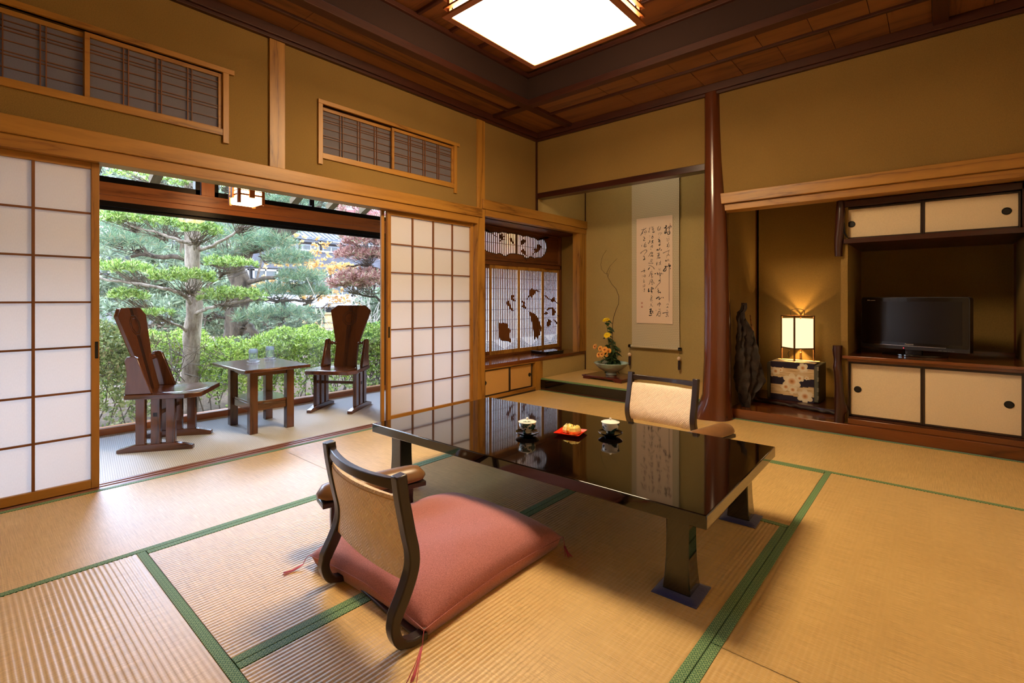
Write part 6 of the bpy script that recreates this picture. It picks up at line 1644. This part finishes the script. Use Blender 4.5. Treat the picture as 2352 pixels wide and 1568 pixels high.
twigs([((rng.normal(0, .06), rng.normal(0, .06), .0), tuple(c), .006) for c in fc_[:30]], 'stems', BK3, fr)

# soft distant shrubs and trees that close the view on the left
for i, (c, rx, ry, rz, n, lab) in enumerate([
    ((-13.98,-1.02,1.60), 1.6, 2.0, 1.1, 520, 'soft grey-green conifer mass far behind the left branches'),
    ((-15.08,0.68,2.24), 1.4, 1.5, 1.6, 460, 'pale distant tree behind the pale trunk'),
    ((-11.26,-1.30,0.40), 1.6, 2.2, .7, 420, 'low hazy shrubs behind the left bush'),
    ((-11.00,0.25,0.86), 1.0, 1.3, .9, 260, 'hazy shrub behind the pine trunk'),
    ((-16.89,3.08,4.49), 2.5, 2.6, 1.5, 420, 'distant tree crown seen over the pine'),
    ((-18.95,-0.04,4.31), 3.0, 3.4, 1.8, 560, 'distant tree crown at the far left'),
    ((-7.76,0.43,0.55), .8, 1.0, .35, 160, 'low blue-green shrub left of the bamboo fence'),
    ((-5.14,1.38,0.72), .5, .6, .55, 180, 'small olive shrub at the right edge beyond the hedge')]):
    c = np.array(c); o = root('distant_shrub' if rz < 1 else 'distant_tree', (c[0], c[1], -.35), 0, lab, 'shrub' if rz < 1 else 'tree', 'soft planting at the back of the garden')
    cc = np.array([0, 0, c[2]+.35])
    g = rng.normal(size=(n, 3)); g /= np.linalg.norm(g, axis=1, keepdims=True); g *= rng.uniform(.35, 1, (n, 1))**.5
    cen = cc + g*np.array([rx, ry, rz])
    b_, d_ = rosettes(cen, 12, .5, .6)
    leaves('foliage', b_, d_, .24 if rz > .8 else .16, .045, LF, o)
    twigs([((0, 0, 0), tuple(cc + np.array([0, 0, rz*.3])), .06)] + [(tuple(cc*np.array([1, 1, rng.uniform(.5, 1.0)])), tuple(q), .02) for q in cen[:26]], 'branches', BK3, o)

# bare pale stems in front of the fence at the right
bs = root('bare_shrub', (-4.47,0.64,-0.68), 0, 'pale leafless shrub of arching stems before the bamboo fence', 'shrub')
sg = []
for i in range(26):
    a = np.array([rng.normal(0, .2), rng.normal(0, .35), 0]); c = a + np.array([rng.normal(0, .2), rng.normal(0, .5), rng.uniform(1.4, 2.1)])
    sg.append((a, c, .010))
    for k in range(4): sg.append((a + (c-a)*rng.uniform(.4, .9), a + (c-a)*rng.uniform(.6, 1.1) + rng.normal(0, .25, 3), .005))
twigs(sg, 'stems', plain('pale_bare_stem', (200,190,186), .9), bs)

# garden stones left of the trunk
for i, (c, r) in enumerate((((-5.04,-1.84,0.13), .24), ((-5.24,-1.63,0.31), .20))):
    mb = MB().sphere((0, 0, 0), r, 14, 9, .7); rr = random.Random(i)
    mb.v = [tuple(np.array(p)*(1 + .18*math.sin(p[0]*17+i)*math.cos(p[1]*13) + rr.uniform(-.05, .05))) for p in mb.v]
    o = mb.build('garden_stone', plain('grey_stone', (150,150,152), .9, noise=.3, nscale=14, bumpy=.6), smooth=50); o.location = (c[0], c[1], -.35 + r*.45 if False else c[2])
    o.location.z = -.35 + r*.5
    tag(o, ('larger grey garden stone among the shrubs behind the hedge', 'smaller grey garden stone among the shrubs behind the hedge')[i], 'stone', 'garden stones')

# ---- inn buildings across the garden
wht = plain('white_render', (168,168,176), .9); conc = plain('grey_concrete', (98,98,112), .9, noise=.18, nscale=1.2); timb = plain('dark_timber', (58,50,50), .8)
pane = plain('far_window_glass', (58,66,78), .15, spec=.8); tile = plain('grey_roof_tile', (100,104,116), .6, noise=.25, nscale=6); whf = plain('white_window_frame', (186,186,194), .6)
X0 = -28.0
an_ = root('inn_annex', (X0, 0, -.35), 0, 'grey concrete-banded inn annex with white window frames across the garden', 'building')
def rx(o, x, y, z): return (x-o.location.x, y-o.location.y, z-o.location.z)
def bbox(o, x0, x1, y0, y1, z0, z1, name, mat, par=None):
    a = o.location
    return MB().box(x0-a.x, x1-a.x, y0-a.y, y1-a.y, z0-a.z, z1-a.z).build(name, mat, par or o)
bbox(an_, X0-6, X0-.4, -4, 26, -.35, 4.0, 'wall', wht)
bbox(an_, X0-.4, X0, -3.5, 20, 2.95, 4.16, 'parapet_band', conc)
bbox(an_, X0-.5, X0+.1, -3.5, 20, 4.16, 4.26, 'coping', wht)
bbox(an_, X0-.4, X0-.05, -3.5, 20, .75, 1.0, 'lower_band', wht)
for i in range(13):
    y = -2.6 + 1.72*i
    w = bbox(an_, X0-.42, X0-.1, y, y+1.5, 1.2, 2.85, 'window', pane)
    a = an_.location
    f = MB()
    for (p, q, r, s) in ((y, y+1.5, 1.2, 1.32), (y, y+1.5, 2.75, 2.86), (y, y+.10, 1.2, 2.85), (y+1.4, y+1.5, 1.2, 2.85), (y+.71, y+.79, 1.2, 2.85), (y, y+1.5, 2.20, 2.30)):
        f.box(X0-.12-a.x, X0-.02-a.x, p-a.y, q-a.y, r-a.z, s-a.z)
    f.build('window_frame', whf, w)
# lower lean-to and shed
ls = root('garden_shed', (-22, 0, -.35), 0, 'low shed with pale sloping roof and dark front beyond the hedge', 'shed')
p0 = (-22.00,5.58,0.94); p1 = (-22.00,8.00,-0.33)
a = ls.location
MB().box(-1.5, 0, p0[1], p0[1]+5.6, 0, .95).build('front_wall', plain('dark_front', (40,42,52), .8), ls)
MB().prism([(.5, .93), (.5, 1.0), (-1.8, 1.62), (-1.8, 1.55)], p0[1]-.3, p0[1]+6.0, 'y').build('roof', plain('pale_sheet_roof', (150,152,166), .7), ls)
for i in range(4): MB().box(-.02, .03, p0[1]+.9+1.3*i, p0[1]+.98+1.3*i, 0, .95).build('post', whf, ls)
bf = root('bamboo_fence', (-18.5, 0, -.35), 0, 'straw-coloured bamboo fence seen over the hedge', 'fence')
f0 = (-18.50,6.08,0.38); f1 = (-18.50,11.01,0.20)
bam = plain('straw_bamboo', (212,184,128), .7, noise=.15, nscale=8)
n = 9
for i in range(n):
    y0 = f0[1] + (f1[1]-f0[1])*i/n; y1 = f0[1] + (f1[1]-f0[1])*(i+1)/n
    MB().box(-.03, .02, y0+.03, y1-.03, .0, f0[2]+.35).build('panel', bam, bf)
    MB().box(-.01, .06, y0-.03, y0+.03, 0, f0[2]+.41).build('post', plain('dark_bamboo', (120,100,70), .8) if i == 0 else bpy.data.materials['dark_bamboo'], bf)
for z in (.25, f0[2]+.25): MB().box(.02, .06, f0[1], f1[1], z-.03, z+.03).build('rail', bpy.data.materials['dark_bamboo'], bf)
# upper main house, half-timbered with tiled roofs
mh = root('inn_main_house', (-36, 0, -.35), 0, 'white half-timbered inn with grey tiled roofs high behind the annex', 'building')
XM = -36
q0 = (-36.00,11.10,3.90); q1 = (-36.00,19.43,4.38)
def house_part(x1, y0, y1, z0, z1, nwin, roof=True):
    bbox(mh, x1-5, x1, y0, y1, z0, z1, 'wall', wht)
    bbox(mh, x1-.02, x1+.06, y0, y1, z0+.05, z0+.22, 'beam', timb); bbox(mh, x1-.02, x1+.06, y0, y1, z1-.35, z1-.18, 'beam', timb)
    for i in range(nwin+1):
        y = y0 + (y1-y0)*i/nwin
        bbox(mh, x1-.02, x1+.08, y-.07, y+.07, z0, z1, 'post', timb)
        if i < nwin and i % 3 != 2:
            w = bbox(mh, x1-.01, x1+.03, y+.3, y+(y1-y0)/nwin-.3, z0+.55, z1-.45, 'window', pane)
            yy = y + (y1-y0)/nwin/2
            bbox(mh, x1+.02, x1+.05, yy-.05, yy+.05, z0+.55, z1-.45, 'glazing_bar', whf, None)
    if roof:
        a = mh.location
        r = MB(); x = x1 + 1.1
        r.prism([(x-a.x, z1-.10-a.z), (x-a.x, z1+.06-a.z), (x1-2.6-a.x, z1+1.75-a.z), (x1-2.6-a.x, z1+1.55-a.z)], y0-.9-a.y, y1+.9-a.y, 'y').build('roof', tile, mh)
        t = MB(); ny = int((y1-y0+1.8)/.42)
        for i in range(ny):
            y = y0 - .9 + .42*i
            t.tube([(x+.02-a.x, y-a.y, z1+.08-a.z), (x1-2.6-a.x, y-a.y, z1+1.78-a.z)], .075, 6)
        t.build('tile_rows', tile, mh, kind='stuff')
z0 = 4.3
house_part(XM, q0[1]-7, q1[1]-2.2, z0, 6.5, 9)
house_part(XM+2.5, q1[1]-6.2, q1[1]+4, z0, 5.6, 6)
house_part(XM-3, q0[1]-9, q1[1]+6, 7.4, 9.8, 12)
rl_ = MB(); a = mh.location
bbox(mh, XM+3.6, XM+3.75, q1[1]-5, q1[1]+4, 4.3, 4.55, 'balcony_rail', whf)
# side house at the far left, seen in pieces between the branches
lh = root('side_house', (-26, 0, -.35), 0, 'pale grey house glimpsed between the left branches', 'building')
e0 = (-26.00,0.37,2.78); e1 = (-26.00,5.14,3.05)
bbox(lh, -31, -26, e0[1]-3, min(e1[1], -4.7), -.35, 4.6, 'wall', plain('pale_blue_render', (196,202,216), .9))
bbox(lh, -31.5, -25.2, e0[1]-3.5, min(e1[1], -4.7)+.4, 4.6, 4.85, 'roof_edge', conc)
for i in range(6):
    y = e0[1] + (e1[1]-e0[1])*(i+.2)/6
    w = bbox(lh, -26.02, -25.95, y, y+1.1, 1.5, 3.2, 'window', pane); bbox(lh, -25.96, -25.9, y+.5, y+.6, 1.5, 3.2, 'window_bar', whf)
# red tiled roof edge glimpsed through the transom
rr_ = root('red_roof', (-8.66,3.62,0.85), 0, 'reddish tiled garden roof glimpsed through the transom', 'roof')
c = np.array((-8.73,3.56,3.48)) - np.array(rr_.location)
redt = plain('red_tile', (170,96,100), .7, noise=.2, nscale=5)
MB().prism([(c[0]-1, c[2]-.1), (c[0]+.8, c[2]-.28), (c[0]+.8, c[2]-.18), (c[0]-1, c[2]+.05)], c[1]-.9, c[1]+2.6, 'y').build('roof_slope', redt, rr_)
for i in range(8):
    y = c[1]-.8+.45*i
    MB().tube([(c[0]-1, y, c[2]+.06), (c[0]+.85, y, c[2]-.16)], .09, 8).build('ridge_tile', redt, rr_)
for x, y in ((-.5, 0), (-.5, 2.2)): MB().box(c[0]+x-.06, c[0]+x+.06, c[1]+y-.06, c[1]+y+.06, -(rr_.location.z+.35), c[2]-.12).build('post', timb, rr_)
